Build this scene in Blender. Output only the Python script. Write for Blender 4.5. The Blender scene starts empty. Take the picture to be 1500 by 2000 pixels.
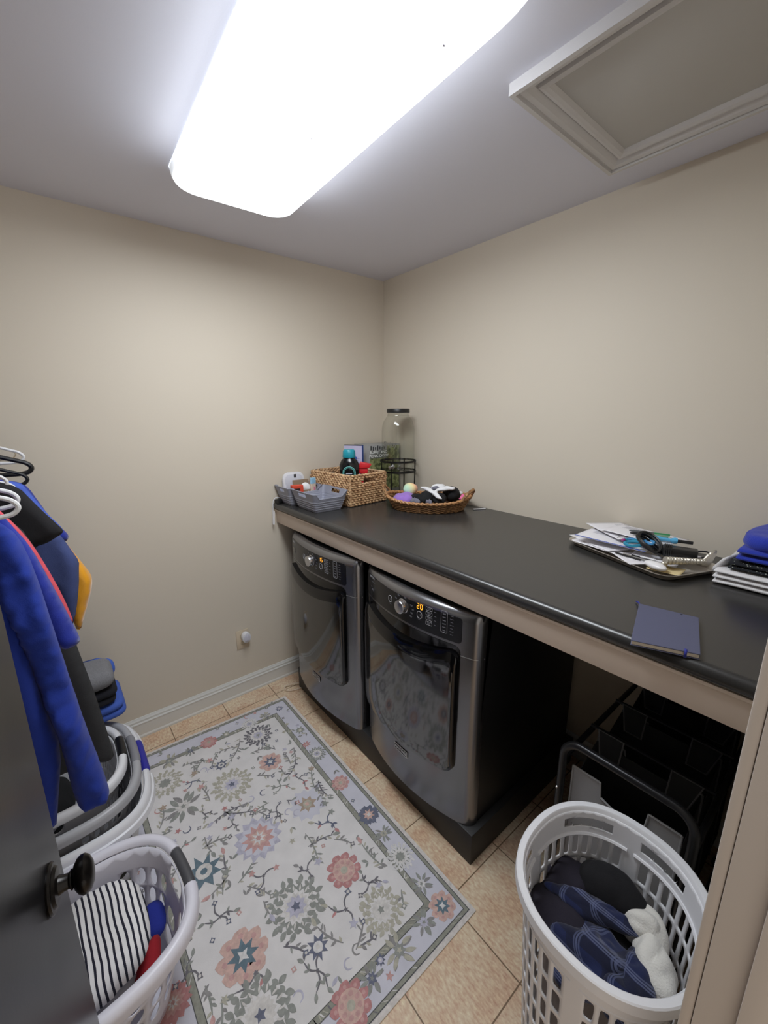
import bpy, bmesh, math, random
from mathutils import Vector, Matrix, noise
from mathutils.geometry import delaunay_2d_cdt

SC = bpy.context.scene
COL = SC.collection
PI = math.pi
RND = random.Random(11)

# ------------------------------------------------------------------ camera
CAM_POS = Vector((-1.97241, -2.43444, 1.79400))
YAW, PITCH, ROLL, FPX = 0.680884, 0.233396, -0.0030923, 805.421
cd = bpy.data.cameras.new('camera')
cam = bpy.data.objects.new('camera', cd)
COL.objects.link(cam)
fw = Vector((math.sin(YAW)*math.cos(PITCH), math.cos(YAW)*math.cos(PITCH), -math.sin(PITCH)))
rt = Vector((math.cos(YAW), -math.sin(YAW), 0))
up = rt.cross(fw)
r2 = math.cos(ROLL)*rt + math.sin(ROLL)*up
u2 = -math.sin(ROLL)*rt + math.cos(ROLL)*up
mw = Matrix((r2, u2, -fw)).transposed().to_4x4()
mw.translation = CAM_POS
cam.matrix_world = mw
cd.sensor_fit = 'HORIZONTAL'
cd.sensor_width = 36.0
cd.lens = FPX/1500*36.0
cd.clip_start = 0.02
SC.camera = cam

# ------------------------------------------------------------------ world, exposure
WORLD_STRENGTH = 0.85
LAMP_STRENGTH = 20.5
LAMP_COLOR = (0.90, 0.95, 1.0)
SC.view_settings.view_transform = 'Standard'
SC.view_settings.look = 'None'
SC.view_settings.exposure = 0.0
SC.view_settings.gamma = 1.0
SC.view_settings.use_curve_mapping = False
wd = bpy.data.worlds.new('hall_light')
SC.world = wd
wd.use_nodes = True
wd.node_tree.nodes['Background'].inputs[0].default_value = (1.0, 0.93, 0.84, 1)
wd.node_tree.nodes['Background'].inputs[1].default_value = WORLD_STRENGTH
SC.cycles.max_bounces = 8
SC.cycles.diffuse_bounces = 5
SC.cycles.transmission_bounces = 8
SC.cycles.transparent_max_bounces = 12
SC.cycles.caustics_reflective = False
SC.cycles.caustics_refractive = False

# ------------------------------------------------------------------ materials
def lin(c):
    return tuple((v/12.92 if v <= 0.04045 else ((v+0.055)/1.055)**2.4) for v in [x/255 for x in c])

MATS = {}
def mat(name, rgb, rough=0.6, metal=0.0, spec=0.5, bump=0.0, bscale=200.0, vary=0.0, vscale=8.0, ior=None, coat=0.0, sheen=0.0, aniso=None, detail=3.0):
    """solid procedural material with optional noise variation and noise bump"""
    if name in MATS: return MATS[name]
    m = bpy.data.materials.new(name); m.use_nodes = True
    nt = m.node_tree; b = nt.nodes['Principled BSDF']
    c = lin(rgb)
    b.inputs['Base Color'].default_value = (*c, 1)
    b.inputs['Roughness'].default_value = rough
    b.inputs['Metallic'].default_value = metal
    b.inputs['Specular IOR Level'].default_value = spec
    if ior: b.inputs['IOR'].default_value = ior
    b.inputs['Coat Weight'].default_value = coat
    b.inputs['Sheen Weight'].default_value = sheen
    if bump or vary:
        tc = nt.nodes.new('ShaderNodeTexCoord')
        if vary:
            n = nt.nodes.new('ShaderNodeTexNoise'); n.inputs['Scale'].default_value = vscale; n.inputs['Detail'].default_value = detail
            nt.links.new(tc.outputs['Object'], n.inputs['Vector'])
            mx = nt.nodes.new('ShaderNodeMix'); mx.data_type = 'RGBA'
            mx.inputs[6].default_value = (*[v*(1-vary) for v in c], 1)
            mx.inputs[7].default_value = (*[min(1, v*(1+vary)) for v in c], 1)
            nt.links.new(n.outputs['Fac'], mx.inputs[0]); nt.links.new(mx.outputs[2], b.inputs['Base Color'])
        if bump:
            n2 = nt.nodes.new('ShaderNodeTexNoise'); n2.inputs['Scale'].default_value = bscale; n2.inputs['Detail'].default_value = 2
            nt.links.new(tc.outputs['Object'], n2.inputs['Vector'])
            bp = nt.nodes.new('ShaderNodeBump'); bp.inputs['Strength'].default_value = bump; bp.inputs['Distance'].default_value = 0.002
            nt.links.new(n2.outputs['Fac'], bp.inputs['Height']); nt.links.new(bp.outputs['Normal'], b.inputs['Normal'])
    MATS[name] = m
    return m

def emis(name, rgb, strength, rough=0.4):
    m = bpy.data.materials.new(name); m.use_nodes = True
    b = m.node_tree.nodes['Principled BSDF']
    b.inputs['Base Color'].default_value = (*rgb, 1); b.inputs['Roughness'].default_value = rough
    b.inputs['Emission Color'].default_value = (*rgb, 1); b.inputs['Emission Strength'].default_value = strength
    MATS[name] = m
    return m

def nodes_of(m): return m.node_tree.nodes, m.node_tree.links

# ------------------------------------------------------------------ mesh builder
class MB:
    def __init__(s): s.bm = bmesh.new(); s.mi = 0
    def v(s, *a): return s.bm.verts.new(a[0] if len(a) == 1 else a)
    def f(s, vs):
        try:
            f = s.bm.faces.new(vs); f.material_index = s.mi; return f
        except ValueError: return None
    def box(s, x0, x1, y0, y1, z0, z1, bev=0.0, seg=2, mtx=None):
        b = bmesh.new()
        P = [(x, y, z) for x in (x0, x1) for y in (y0, y1) for z in (z0, z1)]
        vs = [b.verts.new(p) for p in P]
        for q in ((0,1,3,2),(4,6,7,5),(0,4,5,1),(2,3,7,6),(0,2,6,4),(1,5,7,3)): b.faces.new([vs[i] for i in q])
        if bev: bmesh.ops.bevel(b, geom=b.edges[:], offset=bev, segments=seg, profile=0.5, affect='EDGES')
        s.add(b, mtx); return s
    def add(s, b, mtx=None):
        mp = {}
        for v in b.verts: mp[v] = s.bm.verts.new(mtx @ v.co if mtx else v.co)
        for f in b.faces: s.f([mp[v] for v in f.verts])
        b.free()
    def loft(s, rings, closed=True, cap0=True, cap1=True, loop=False):
        """rings: list of equal-length point lists; closed: each ring closed; loop: last ring joins first"""
        R = [[s.bm.verts.new(p) for p in r] for r in rings]
        n = len(R[0]); m = len(R)
        for i in range(m if loop else m-1):
            a, b = R[i], R[(i+1) % m]
            for j in range(n if closed else n-1):
                k = (j+1) % n
                s.f([a[j], a[k], b[k], b[j]])
        if closed and not loop:
            if cap0: s.f(R[0][::-1])
            if cap1: s.f(R[-1])
        return R
    def tube(s, path, r, n=8, closed=False, caps=True):
        path = [Vector(p) for p in path]; m = len(path)
        rings = []; prev = None
        for i, p in enumerate(path):
            if closed: t = path[(i+1) % m]-path[i-1]
            else: t = path[min(i+1, m-1)]-path[max(i-1, 0)]
            t = t.normalized() if t.length > 1e-9 else Vector((0,0,1))
            if prev is None:
                a = Vector((0,0,1)) if abs(t.z) < 0.9 else Vector((1,0,0))
                nrm = t.cross(a).normalized()
            else:
                nrm = (prev - t*prev.dot(t))
                nrm = nrm.normalized() if nrm.length > 1e-6 else t.orthogonal().normalized()
            prev = nrm; bn = t.cross(nrm)
            rr = r(i/(m-1)) if callable(r) else r
            rings.append([p + rr*(math.cos(2*PI*k/n)*nrm + math.sin(2*PI*k/n)*bn) for k in range(n)])
        s.loft(rings, True, caps, caps, loop=closed); return s
    def lathe(s, prof, c=(0,0,0), n=24, mtx=None, sx=1.0, sy=1.0):
        b = MB(); rings = []
        for r, z in prof: rings.append([(r*sx*math.cos(2*PI*k/n), r*sy*math.sin(2*PI*k/n), z) for k in range(n)])
        b.loft(rings); M = Matrix.Translation(c) @ (mtx or Matrix())
        s.add(b.bm, M); return s
    def prism(s, poly, z0, z1, bev=0.0, mtx=None, seg=2):
        b = bmesh.new()
        lo = [b.verts.new((x, y, z0)) for x, y in poly]; hi = [b.verts.new((x, y, z1)) for x, y in poly]
        b.faces.new(lo[::-1]); b.faces.new(hi); n = len(poly)
        for i in range(n): b.faces.new([lo[i], lo[(i+1) % n], hi[(i+1) % n], hi[i]])
        if bev: bmesh.ops.bevel(b, geom=b.edges[:], offset=bev, segments=seg, profile=0.5, affect='EDGES')
        s.add(b, mtx); return s
    def grid(s, fn, nu, nv, cu=False, cv=False):
        """surface fn(u,v); cu/cv closes that direction"""
        V = [[s.bm.verts.new(fn(i/nu, j/nv)) for j in range(nv if cv else nv+1)] for i in range(nu if cu else nu+1)]
        for i in range(nu):
            for j in range(nv):
                s.f([V[i][j], V[(i+1) % len(V)][j], V[(i+1) % len(V)][(j+1) % len(V[0])], V[i][(j+1) % len(V[0])]])
        return V
    def blob(s, c, rx, ry, rz, seed=0, amp=0.15, fr=6.0, nu=28, nv=16, mtx=None, flat=None, ridge=0.0):
        c = Vector(c); so = Vector((seed*7.3, seed*3.1, seed*5.7))
        b = MB()
        rings = []
        for j in range(nv+1):
            th = PI*j/nv
            ring = []
            for i in range(nu):
                ph = 2*PI*i/nu
                d = Vector((math.sin(th)*math.cos(ph), math.sin(th)*math.sin(ph), math.cos(th)))
                q = Vector((d.x*rx, d.y*ry, d.z*rz))
                k = 1 + amp*noise.noise(q*fr+so) + ridge*(abs(noise.noise(q*fr*1.7+so*2))-0.25)
                q = q*k
                if flat is not None: q.z = max(q.z, -flat)
                ring.append(q)
            rings.append(ring)
        b.loft(rings, True, True, True)
        bmesh.ops.remove_doubles(b.bm, verts=b.bm.verts[:], dist=1e-5)
        s.add(b.bm, Matrix.Translation(c) @ (mtx or Matrix())); return s
    def mesh(s, name, smooth=True, ang=35, merge=0.0):
        if merge: bmesh.ops.remove_doubles(s.bm, verts=s.bm.verts[:], dist=merge)
        bmesh.ops.recalc_face_normals(s.bm, faces=s.bm.faces[:])
        me = bpy.data.meshes.new(name); s.bm.to_mesh(me); s.bm.free()
        if smooth:
            me.polygons.foreach_set('use_smooth', [True]*len(me.polygons))
            me.set_sharp_from_angle(angle=math.radians(ang))
        return me

# ------------------------------------------------------------------ objects
def tag(o, label=None, cat=None, group=None, kind=None):
    if label: o['label'] = label
    if cat: o['category'] = cat
    if group: o['group'] = group
    if kind: o['kind'] = kind
    return o
def thing(name, loc, label, cat, group=None, kind=None):
    """an Empty at the thing's base that parents its parts"""
    o = bpy.data.objects.new(name, None); COL.objects.link(o)
    o.location = loc; o.empty_display_size = 0.02
    o['_o'] = tuple(loc)
    return tag(o, label, cat, group, kind)
def obj(name, mb, m, parent=None, label=None, cat=None, group=None, kind=None, smooth=True, ang=35, merge=0.0, solid=None, mats=None, subd=0, offset=-1):
    """links the builder's mesh (world coordinates) as ONE object; parts are stored relative to their thing"""
    me = mb.mesh(name, smooth, ang, merge) if isinstance(mb, MB) else mb
    o = bpy.data.objects.new(name, me); COL.objects.link(o)
    if parent is not None:
        org = Vector(parent['_o']); me.transform(Matrix.Translation(-org)); o.parent = parent; o['_o'] = tuple(org)
        o['_c'] = 1
    else:
        vs = me.vertices
        xs = [v.co.x for v in vs]; ys = [v.co.y for v in vs]; zs = [v.co.z for v in vs]
        org = Vector(((min(xs)+max(xs))/2, (min(ys)+max(ys))/2, min(zs)))
        me.transform(Matrix.Translation(-org)); o.location = org; o['_o'] = tuple(org)
    for mm in (mats or [m]): me.materials.append(mm)
    if subd:
        md = o.modifiers.new('subdivision', 'SUBSURF'); md.levels = subd; md.render_levels = subd
    if solid:
        md = o.modifiers.new('solidify', 'SOLIDIFY'); md.thickness = solid; md.offset = offset
    return tag(o, label, cat, group, kind)
def text_mesh(txt, size, mtx, ext=0.0003, bold=0.0, spacing=1.0):
    cu = bpy.data.curves.new('lettering', 'FONT'); cu.body = txt; cu.size = size; cu.extrude = ext
    cu.align_x = 'CENTER'; cu.align_y = 'CENTER'; cu.offset = bold; cu.space_character = spacing
    o = bpy.data.objects.new('lettering', cu); COL.objects.link(o)
    dg = bpy.context.evaluated_depsgraph_get()
    me = bpy.data.meshes.new_from_object(o.evaluated_get(dg))
    bpy.data.objects.remove(o); bpy.data.curves.remove(cu)
    me.transform(mtx); return me
def basis(org, xa, ya):
    xa = Vector(xa).normalized(); ya = Vector(ya); ya = (ya - xa*ya.dot(xa)).normalized(); za = xa.cross(ya)
    M = Matrix((xa, ya, za)).transposed().to_4x4(); M.translation = Vector(org); return M
def rot(c, deg, axis='Z'):
    return Matrix.Translation(c) @ Matrix.Rotation(math.radians(deg), 4, axis) @ Matrix.Translation(-Vector(c))
def dup(root, loc, label=None, rotz=0.0):
    """a copy of a thing with copies of its parts and their sub-parts"""
    r = root.copy(); COL.objects.link(r); r.location = loc; r.rotation_euler = (0, 0, rotz)
    if label: r['label'] = label
    for ch in list(root.children):
        c = ch.copy(); COL.objects.link(c); c.parent = r
        for g in list(ch.children):
            d = g.copy(); COL.objects.link(d); d.parent = c
    return r
def rrect(x0, x1, y0, y1, r, n=5):
    P = []
    for cx, cy, a in ((x1-r, y1-r, 0), (x0+r, y1-r, 90), (x0+r, y0+r, 180), (x1-r, y0+r, 270)):
        for k in range(n+1):
            t = math.radians(a+90*k/n); P.append((cx+r*math.cos(t), cy+r*math.sin(t)))
    return P
def sup(t, a, b, n):
    c, s = math.cos(t), math.sin(t)
    return (a*math.copysign(abs(c)**(2/n), c), b*math.copysign(abs(s)**(2/n), s))
def smooth_poly(pts, it=2, closed=True):
    for _ in range(it):
        q = []
        n = len(pts)
        for i in range(n if closed else n-1):
            a, b = pts[i], pts[(i+1) % n]
            q.append((a[0]*.75+b[0]*.25, a[1]*.75+b[1]*.25)); q.append((a[0]*.25+b[0]*.75, a[1]*.25+b[1]*.75))
        pts = q if closed else [pts[0]]+q+[pts[-1]]
    return pts
def spline(pts, n=8):
    """Catmull-Rom through the points"""
    P = [Vector(p) for p in pts]; out = []
    for i in range(len(P)-1):
        p0, p1, p2, p3 = P[max(i-1, 0)], P[i], P[i+1], P[min(i+2, len(P)-1)]
        for k in range(n):
            t = k/n
            out.append(0.5*((2*p1)+(p2-p0)*t+(2*p0-5*p1+4*p2-p3)*t*t+(3*p1-p0-3*p2+p3)*t**3))
    out.append(P[-1]); return out
def seg_dist(p, poly):
    d = 1e9
    n = len(poly)
    for i in range(n):
        ax, ay = poly[i]; bx, by = poly[(i+1) % n]
        dx, dy = bx-ax, by-ay; L = dx*dx+dy*dy
        t = 0 if L == 0 else max(0, min(1, ((p[0]-ax)*dx+(p[1]-ay)*dy)/L))
        d = min(d, math.hypot(p[0]-ax-t*dx, p[1]-ay-t*dy))
    return d
def inside(p, poly):
    r = False; n = len(poly); j = n-1
    for i in range(n):
        xi, yi = poly[i]; xj, yj = poly[j]
        if (yi > p[1]) != (yj > p[1]) and p[0] < (xj-xi)*(p[1]-yi)/(yj-yi)+xi: r = not r
        j = i
    return r
def pillow(mb, poly, T, D, to3, step=0.02, fold=None):
    """closed cloth solid from a 2D outline: full thickness T reached D inside the edge; to3(x,y,h) places it"""
    pts = []
    n = len(poly)
    for i in range(n):
        a, b = poly[i], poly[(i+1) % n]; L = math.hypot(b[0]-a[0], b[1]-a[1]); k = max(1, int(L/step))
        for j in range(k): pts.append((a[0]+(b[0]-a[0])*j/k, a[1]+(b[1]-a[1])*j/k))
    nb = len(pts); bpoly = list(pts)
    xs = [p[0] for p in pts]; ys = [p[1] for p in pts]
    y = min(ys)+step*0.5; row = 0
    while y < max(ys):
        x = min(xs)+step*(0.5 if row % 2 else 0.0)
        while x < max(xs):
            if inside((x, y), bpoly) and seg_dist((x, y), bpoly) > step*0.45: pts.append((x, y))
            x += step
        y += step*0.87; row += 1
    res = delaunay_2d_cdt([Vector(p) for p in pts], [(i, (i+1) % nb) for i in range(nb)], [], 1, 1e-6)
    V, Fc = res[0], res[2]
    top = []; bot = []
    for p in V:
        d = seg_dist(p, bpoly)
        h = T*0.5*math.sqrt(max(0.0, 1-(1-min(1, d/D))**2))
        w = fold(p[0], p[1]) if fold else 0.0
        a = mb.v(to3(p[0], p[1], h+w)); top.append(a)
        bot.append(a if d < 1e-5 else mb.v(to3(p[0], p[1], -h+w)))
    for f in Fc:
        mb.f([top[i] for i in f]); q = [bot[i] for i in f][::-1]
        if any(top[i] is not bot[i] for i in f): mb.f(q)
    return mb
def perf(mb, surf, nu, nv, hole, closed=True, m=4):
    """wall surface with a hole in each cell: hole(i,j) -> list of 4*m (u,v) in the unit cell or None"""
    per = [(k/m, 0) for k in range(m)]+[(1, k/m) for k in range(m)]+[(1-k/m, 1) for k in range(m)]+[(0, 1-k/m) for k in range(m)]
    for i in range(nu):
        for j in range(nv):
            h = hole(i, j)
            o = [mb.v(surf((i+a)/nu, (j+b)/nv)) for a, b in per]
            if h is None:
                c = mb.v(surf((i+.5)/nu, (j+.5)/nv))
                for k in range(len(o)): mb.f([o[k], o[(k+1) % len(o)], c])
            else:
                q = [mb.v(surf((i+a)/nu, (j+b)/nv)) for a, b in h]
                for k in range(len(o)):
                    k2 = (k+1) % len(o)
                    if (o[k].co-q[k].co).length < .001 and (o[k2].co-q[k2].co).length < .001: continue
                    mb.f([o[k], o[k2], q[k2], q[k]])
def hole_round(w, h, pw=2.0, m=4, cx=.5, cy=.5, skew=0.0):
    P = []
    for k in range(4*m):
        t = -3*PI/4+2*PI*k/(4*m)
        x, y = sup(t, w/2, h/2, pw); P.append((cx+x+skew*y, cy+y))
    return P

# shared materials
WHITE_PL = mat('white_plastic', (226, 226, 230), .38, bump=.02)
GREY_PL = mat('grey_plastic', (150, 150, 154), .42)
BLACK_PL = mat('black_plastic', (22, 22, 24), .38)
DARKGREY_PL = mat('dark_grey_plastic', (72, 72, 76), .45)
CHROME = mat('brushed_chrome', (190, 190, 190), .28, 1.0)
TRIM_WHITE = mat('white_trim_paint', (216, 216, 212), .38)
WALL = mat('beige_wall_paint', (212, 202, 186), .62, bump=.05, bscale=260, vary=.02, vscale=1.5)
CEIL = mat('ceiling_paint', (222, 223, 235), .8, bump=.05, bscale=200)
# ================================================================== the room
H = 2.684
LX = -2.82          # left wall
FY = -2.392         # front wall, room side
def struct(name, mb, m, **k): return obj(name, mb, m, kind='structure', **k)

# floor tiles
fm = bpy.data.materials.new('beige_floor_tile'); fm.use_nodes = True
N, L = nodes_of(fm); pb = N['Principled BSDF']
tc = N.new('ShaderNodeTexCoord')
mp = N.new('ShaderNodeMapping'); mp.inputs['Location'].default_value = (1.0395, 0.4466, 0)
L.new(tc.outputs['Object'], mp.inputs['Vector'])
br = N.new('ShaderNodeTexBrick'); br.offset = 0.0; br.squash = 1.0
br.inputs['Scale'].default_value = 1.0; br.inputs['Brick Width'].default_value = 0.3055; br.inputs['Row Height'].default_value = 0.3055
br.inputs['Mortar Size'].default_value = 0.0024; br.inputs['Mortar Smooth'].default_value = 0.2; br.inputs['Bias'].default_value = 0.0
br.inputs['Color1'].default_value = (*lin((208, 186, 160)), 1); br.inputs['Color2'].default_value = (*lin((214, 190, 160)), 1)
br.inputs['Mortar'].default_value = (*lin((128, 104, 78)), 1)
L.new(mp.outputs[0], br.inputs['Vector'])
n1 = N.new('ShaderNodeTexNoise'); n1.inputs['Scale'].default_value = 9; n1.inputs['Detail'].default_value = 6
n2 = N.new('ShaderNodeTexNoise'); n2.inputs['Scale'].default_value = 120; n2.inputs['Detail'].default_value = 4
mp2 = N.new('ShaderNodeMapping'); mp2.inputs['Scale'].default_value = (1.0, 0.45, 1)
L.new(tc.outputs['Object'], n1.inputs['Vector']); L.new(tc.outputs['Object'], mp2.inputs['Vector']); L.new(mp2.outputs[0], n2.inputs['Vector'])
cr = N.new('ShaderNodeValToRGB'); cr.color_ramp.elements[0].position = .35; cr.color_ramp.elements[0].color = (*lin((206, 164, 134)), 1)
cr.color_ramp.elements[1].position = .62; cr.color_ramp.elements[1].color = (*lin((226, 206, 178)), 1)
L.new(n1.outputs['Fac'], cr.inputs[0])
m1 = N.new('ShaderNodeMix'); m1.data_type = 'RGBA'; m1.blend_type = 'MIX'; m1.inputs[0].default_value = .55
L.new(br.outputs['Color'], m1.inputs[6]); L.new(cr.outputs[0], m1.inputs[7])
m2 = N.new('ShaderNodeMix'); m2.data_type = 'RGBA'; m2.blend_type = 'OVERLAY'; m2.inputs[0].default_value = .75
L.new(m1.outputs[2], m2.inputs[6]); L.new(n2.outputs['Fac'], m2.inputs[7])
m3 = N.new('ShaderNodeMix'); m3.data_type = 'RGBA'; m3.inputs[7].default_value = (*lin((122, 98, 74)), 1)
L.new(br.outputs['Fac'], m3.inputs[0]); L.new(m2.outputs[2], m3.inputs[6]); L.new(m3.outputs[2], pb.inputs['Base Color'])
pb.inputs['Roughness'].default_value = .45
bp = N.new('ShaderNodeBump'); bp.inputs['Strength'].default_value = .25; bp.inputs['Distance'].default_value = .002; bp.invert = True
L.new(br.outputs['Fac'], bp.inputs['Height']); L.new(bp.outputs[0], pb.inputs['Normal'])
fl = struct('floor', MB().box(LX-.1, .1, -3.2, .1, -.1, 0), fm)
fl.data.transform(Matrix.Translation(fl.location)); fl.location = (0, 0, 0)

struct('ceiling', MB().box(LX-.1, .1, FY-.13, .1, H, H+.1), CEIL)
struct('wall_back', MB().box(LX-.1, .1, 0, .1, 0, H), WALL)
struct('wall_right', MB().box(0, .1, FY-.13, 0, 0, H), WALL)
struct('wall_left', MB().box(LX-.1, LX, FY-.13, 0, 0, H), WALL)
DX0, DX1, DZ = -2.205, -1.34, 2.24      # door opening
w = MB()
w.box(DX1+.02, 0, FY-.12, FY, 0, H); w.box(LX, DX0-.02, FY-.12, FY, 0, H); w.box(DX0-.02, DX1+.02, FY-.12, FY, DZ+.02, H)
struct('wall_front', w, WALL)
def baseboard(name, a, b, out):
    a = Vector(a); b = Vector(b); o = Vector(out)
    prof = [(0, 0), (.017, 0), (.017, .010), (.0125, .019), (.0125, .083), (.015, .086), (.015, .092), (.011, .098), (.011, .109), (.0065, .116), (.0045, .1234), (0, .1234)]
    mb = MB(); mb.loft([[p+o*d+Vector((0, 0, z)) for d, z in prof] for p in (a, b)])
    return struct(name, mb, TRIM_WHITE, ang=20)
baseboard('baseboard_back', (LX, 0, 0), (-.0, 0, 0), (0, -1, 0))
baseboard('baseboard_right', (0, -.018, 0), (0, FY, 0), (-1, 0, 0))
baseboard('baseboard_left', (LX, -.018, 0), (LX, FY, 0), (1, 0, 0))
baseboard('baseboard_front', (-.018, FY, 0), (DX1+.075, FY, 0), (0, 1, 0))

# doorway trim: jamb with stop, casing on the room side
TRIM_TAUPE = mat('door_trim_paint', (203, 192, 182), .45)
j = MB()
j.box(DX1, DX1+.02, FY-.13, FY-.0005, 0, DZ+.02, .0015); j.box(DX1-.012, DX1+.001, FY-.085, FY-.0437, 0, DZ, .002)
j.box(DX0-.02, DX0, FY-.13, FY-.0005, 0, DZ+.02, .0015); j.box(DX0-.001, DX0+.012, FY-.085, FY-.0437, 0, DZ, .002)
j.box(DX0, DX1, FY-.13, FY-.0005, DZ, DZ+.02, .0015); j.box(DX0+.013, DX1-.013, FY-.085, FY-.0437, DZ-.012, DZ+.001, .002)
struct('trim_1', j, TRIM_TAUPE)
c = MB()
for x0, x1 in ((DX1+.003, DX1+.068), (DX0-.068, DX0-.003)):
    c.box(x0, x1, FY, FY+.0145, 0, DZ+.068, .003)
c.box(DX0-.0025, DX1+.0025, FY, FY+.0145, DZ+.003, DZ+.068, .003)
struct('trim_2', c, TRIM_TAUPE)

# the open dark door with its knob
dd = Vector((.14, .99, 0)).normalized(); dn = Vector((dd.y, -dd.x, 0))
ros = Vector((-2.084, -1.622, .97))
edge = ros + dd*.09; hinge = ros - dd*.765
DOORP = mat('dark_grey_door_paint', (24, 24, 27), .3, spec=.28, bump=.03, bscale=120)
MD = basis((hinge.x, hinge.y, 0), dd, (0, 0, 1)); 
dw = (edge-hinge).length
dm = MB(); dm.box(0, dw, .012, DZ-.02, -.0, -.0, 0) if False else None
# local axes: X along the door, Y up, Z = face normal
dm.box(0, dw, .012, DZ-.004, -.042, 0, .0025, 2, MD)
door = struct('door_1', dm, DOORP)
ORB = mat('oil_rubbed_bronze', (24, 21, 20), .28, .55, bump=.03, bscale=80)
KM = basis(ros, dd, (0, 0, 1))
k = MB()
k.lathe([(.0, 0), (.041, 0), (.0415, .003), (.039, .0065), (.034, .007), (.030, .0115), (.016, .013), (.0135, .02), (.0125, .027), (.014, .029), (.0165, .0305), (.0165, .0325), (.012, .034), (.0, .034)], (0, 0, 0), 40, KM)
kn = obj('door_knob', k, ORB, door, label='dark bronze door knob with round rosette')
kb = MB(); kb.lathe([(.0, .033), (.012, .0335), (.019, .036), (.026, .041), (.0295, .047), (.0295, .053), (.025, .0595), (.016, .064), (.006, .0657), (0, .066)], (0, 0, 0), 40, KM, 1.0, 1.18)
obj('knob_ball', kb, ORB, kn)
lt = MB(); lt.box(.0, .0022, -.055, .055, -.013, .013, .0005, 1, basis(edge - dn*.021 + Vector((0, 0, .97)) - Vector((0, 0, edge.z)), dd, (0, 0, 1)))
obj('latch_plate', lt, ORB, door)
hg = MB()
for z in (.25, 1.12, 1.95): obj('hinge', MB().tube([(hinge.x, hinge.y, z-.05), (hinge.x, hinge.y, z+.05)], .007, 10), ORB, door)

# ceiling lamp: puffed white acrylic diffuser, rounded corners
LAMPM = emis('lit_white_acrylic', LAMP_COLOR, LAMP_STRENGTH)
# the tubes stop short of the diffuser's ends, so the glow falls off there
N, L = nodes_of(LAMPM); tc = N.new('ShaderNodeTexCoord'); sp = N.new('ShaderNodeSeparateXYZ'); L.new(tc.outputs['Object'], sp.inputs[0])
ab = N.new('ShaderNodeMath'); ab.operation = 'ABSOLUTE'; L.new(sp.outputs[1], ab.inputs[0])
mr = N.new('ShaderNodeMapRange'); mr.interpolation_type = 'SMOOTHSTEP'; mr.inputs[1].default_value = .36; mr.inputs[2].default_value = .66; mr.inputs[3].default_value = LAMP_STRENGTH; mr.inputs[4].default_value = LAMP_STRENGTH*.16
L.new(ab.outputs[0], mr.inputs[0])
mz = N.new('ShaderNodeMapRange'); mz.interpolation_type = 'SMOOTHSTEP'; mz.inputs[1].default_value = -.012; mz.inputs[2].default_value = .060; mz.inputs[3].default_value = 1.0; mz.inputs[4].default_value = .10; L.new(sp.outputs[2], mz.inputs[0])
mm = N.new('ShaderNodeMath'); mm.operation = 'MULTIPLY'; L.new(mr.outputs[0], mm.inputs[0]); L.new(mz.outputs[0], mm.inputs[1]); L.new(mm.outputs[0], N['Principled BSDF'].inputs['Emission Strength'])
lc = Vector((-1.262, -1.195, 0)); la = math.radians(-1.9)
lamp = thing('ceiling_light', (lc.x, lc.y, 2.6), 'large glowing white rectangular ceiling light with rounded corners', 'ceiling light')
LM = Matrix.Translation((lc.x, lc.y, 0)) @ Matrix.Rotation(la, 4, 'Z')
df = MB()
def lamp_ring(a, b, z, r): return [LM @ Vector((x, y, z)) for x, y in rrect(-a, a, -b, b, r, 8)]
rings = []
for t in range(9):
    q = t/8*PI/2
    c_ = 1-math.cos(q)
    rings.append([LM @ Vector((x, y, 2.683-.084*math.sin(q))) for x, y in rrect(-.229+.035*c_, .229-.035*c_, -.685+.13*c_, .685-.13*c_, .075, 8)])
rings.append(lamp_ring(.15, .50, 2.5975, .06)); rings.append(lamp_ring(.07, .42, 2.597, .03))
df.loft(rings, cap0=False)
obj('diffuser', df, LAMPM, lamp, ang=60)
bs = MB(); bs.prism(rrect(-.21, .21, -.66, .66, .07, 8), 2.672, 2.6835, .002, LM); obj('base_tray', bs, TRIM_WHITE, lamp)
bug = mat('dark_speck', (120, 116, 122), .8)
for x, y, r in ((-1.148, -1.635, .0045), (-1.22, -1.166, .003), (-1.19, -1.169, .0026)):
    sp = MB(); sp.blob((x, y, 2.5966), r, r*.6, .0018, 3, .3, 300, 8, 6); obj('speck', sp, bug, lamp)

# attic hatch
hatch = thing('attic_hatch', (-.51, -1.98, 2.684), 'grey painted attic hatch with stepped white moulding frame in the ceiling', 'attic hatch')
hx0, hx1, hy0, hy1 = -.826, -.193, -2.33, -1.578
fr = MB()
prof = [(0, 0), (0, .030), (.013, .030), (.0135, .022), (.018, .018), (.020, .024), (.034, .021), (.048, .010), (.049, .006), (.055, .006), (.056, .017), (.066, .019), (.076, .015), (.084, .006), (.085, .002), (.092, .002), (.092, 0)]
rings = []
for cx, cy, sx, sy in ((hx0, hy0, 1, 1), (hx1, hy0, -1, 1), (hx1, hy1, -1, -1), (hx0, hy1, 1, -1)):
    rings.append([(cx+sx*d, cy+sy*d, H-z) for d, z in prof])
fr.loft(rings, closed=True, loop=True)
obj('moulding', fr, mat('hatch_trim_paint', (208, 206, 206), .45), hatch, ang=15)
pn = MB().box(hx0+.08, hx1-.08, hy0+.08, hy1-.08, H-.005, H, .001); obj('panel', pn, mat('hatch_panel_paint', (190, 188, 184), .6), hatch)

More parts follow.
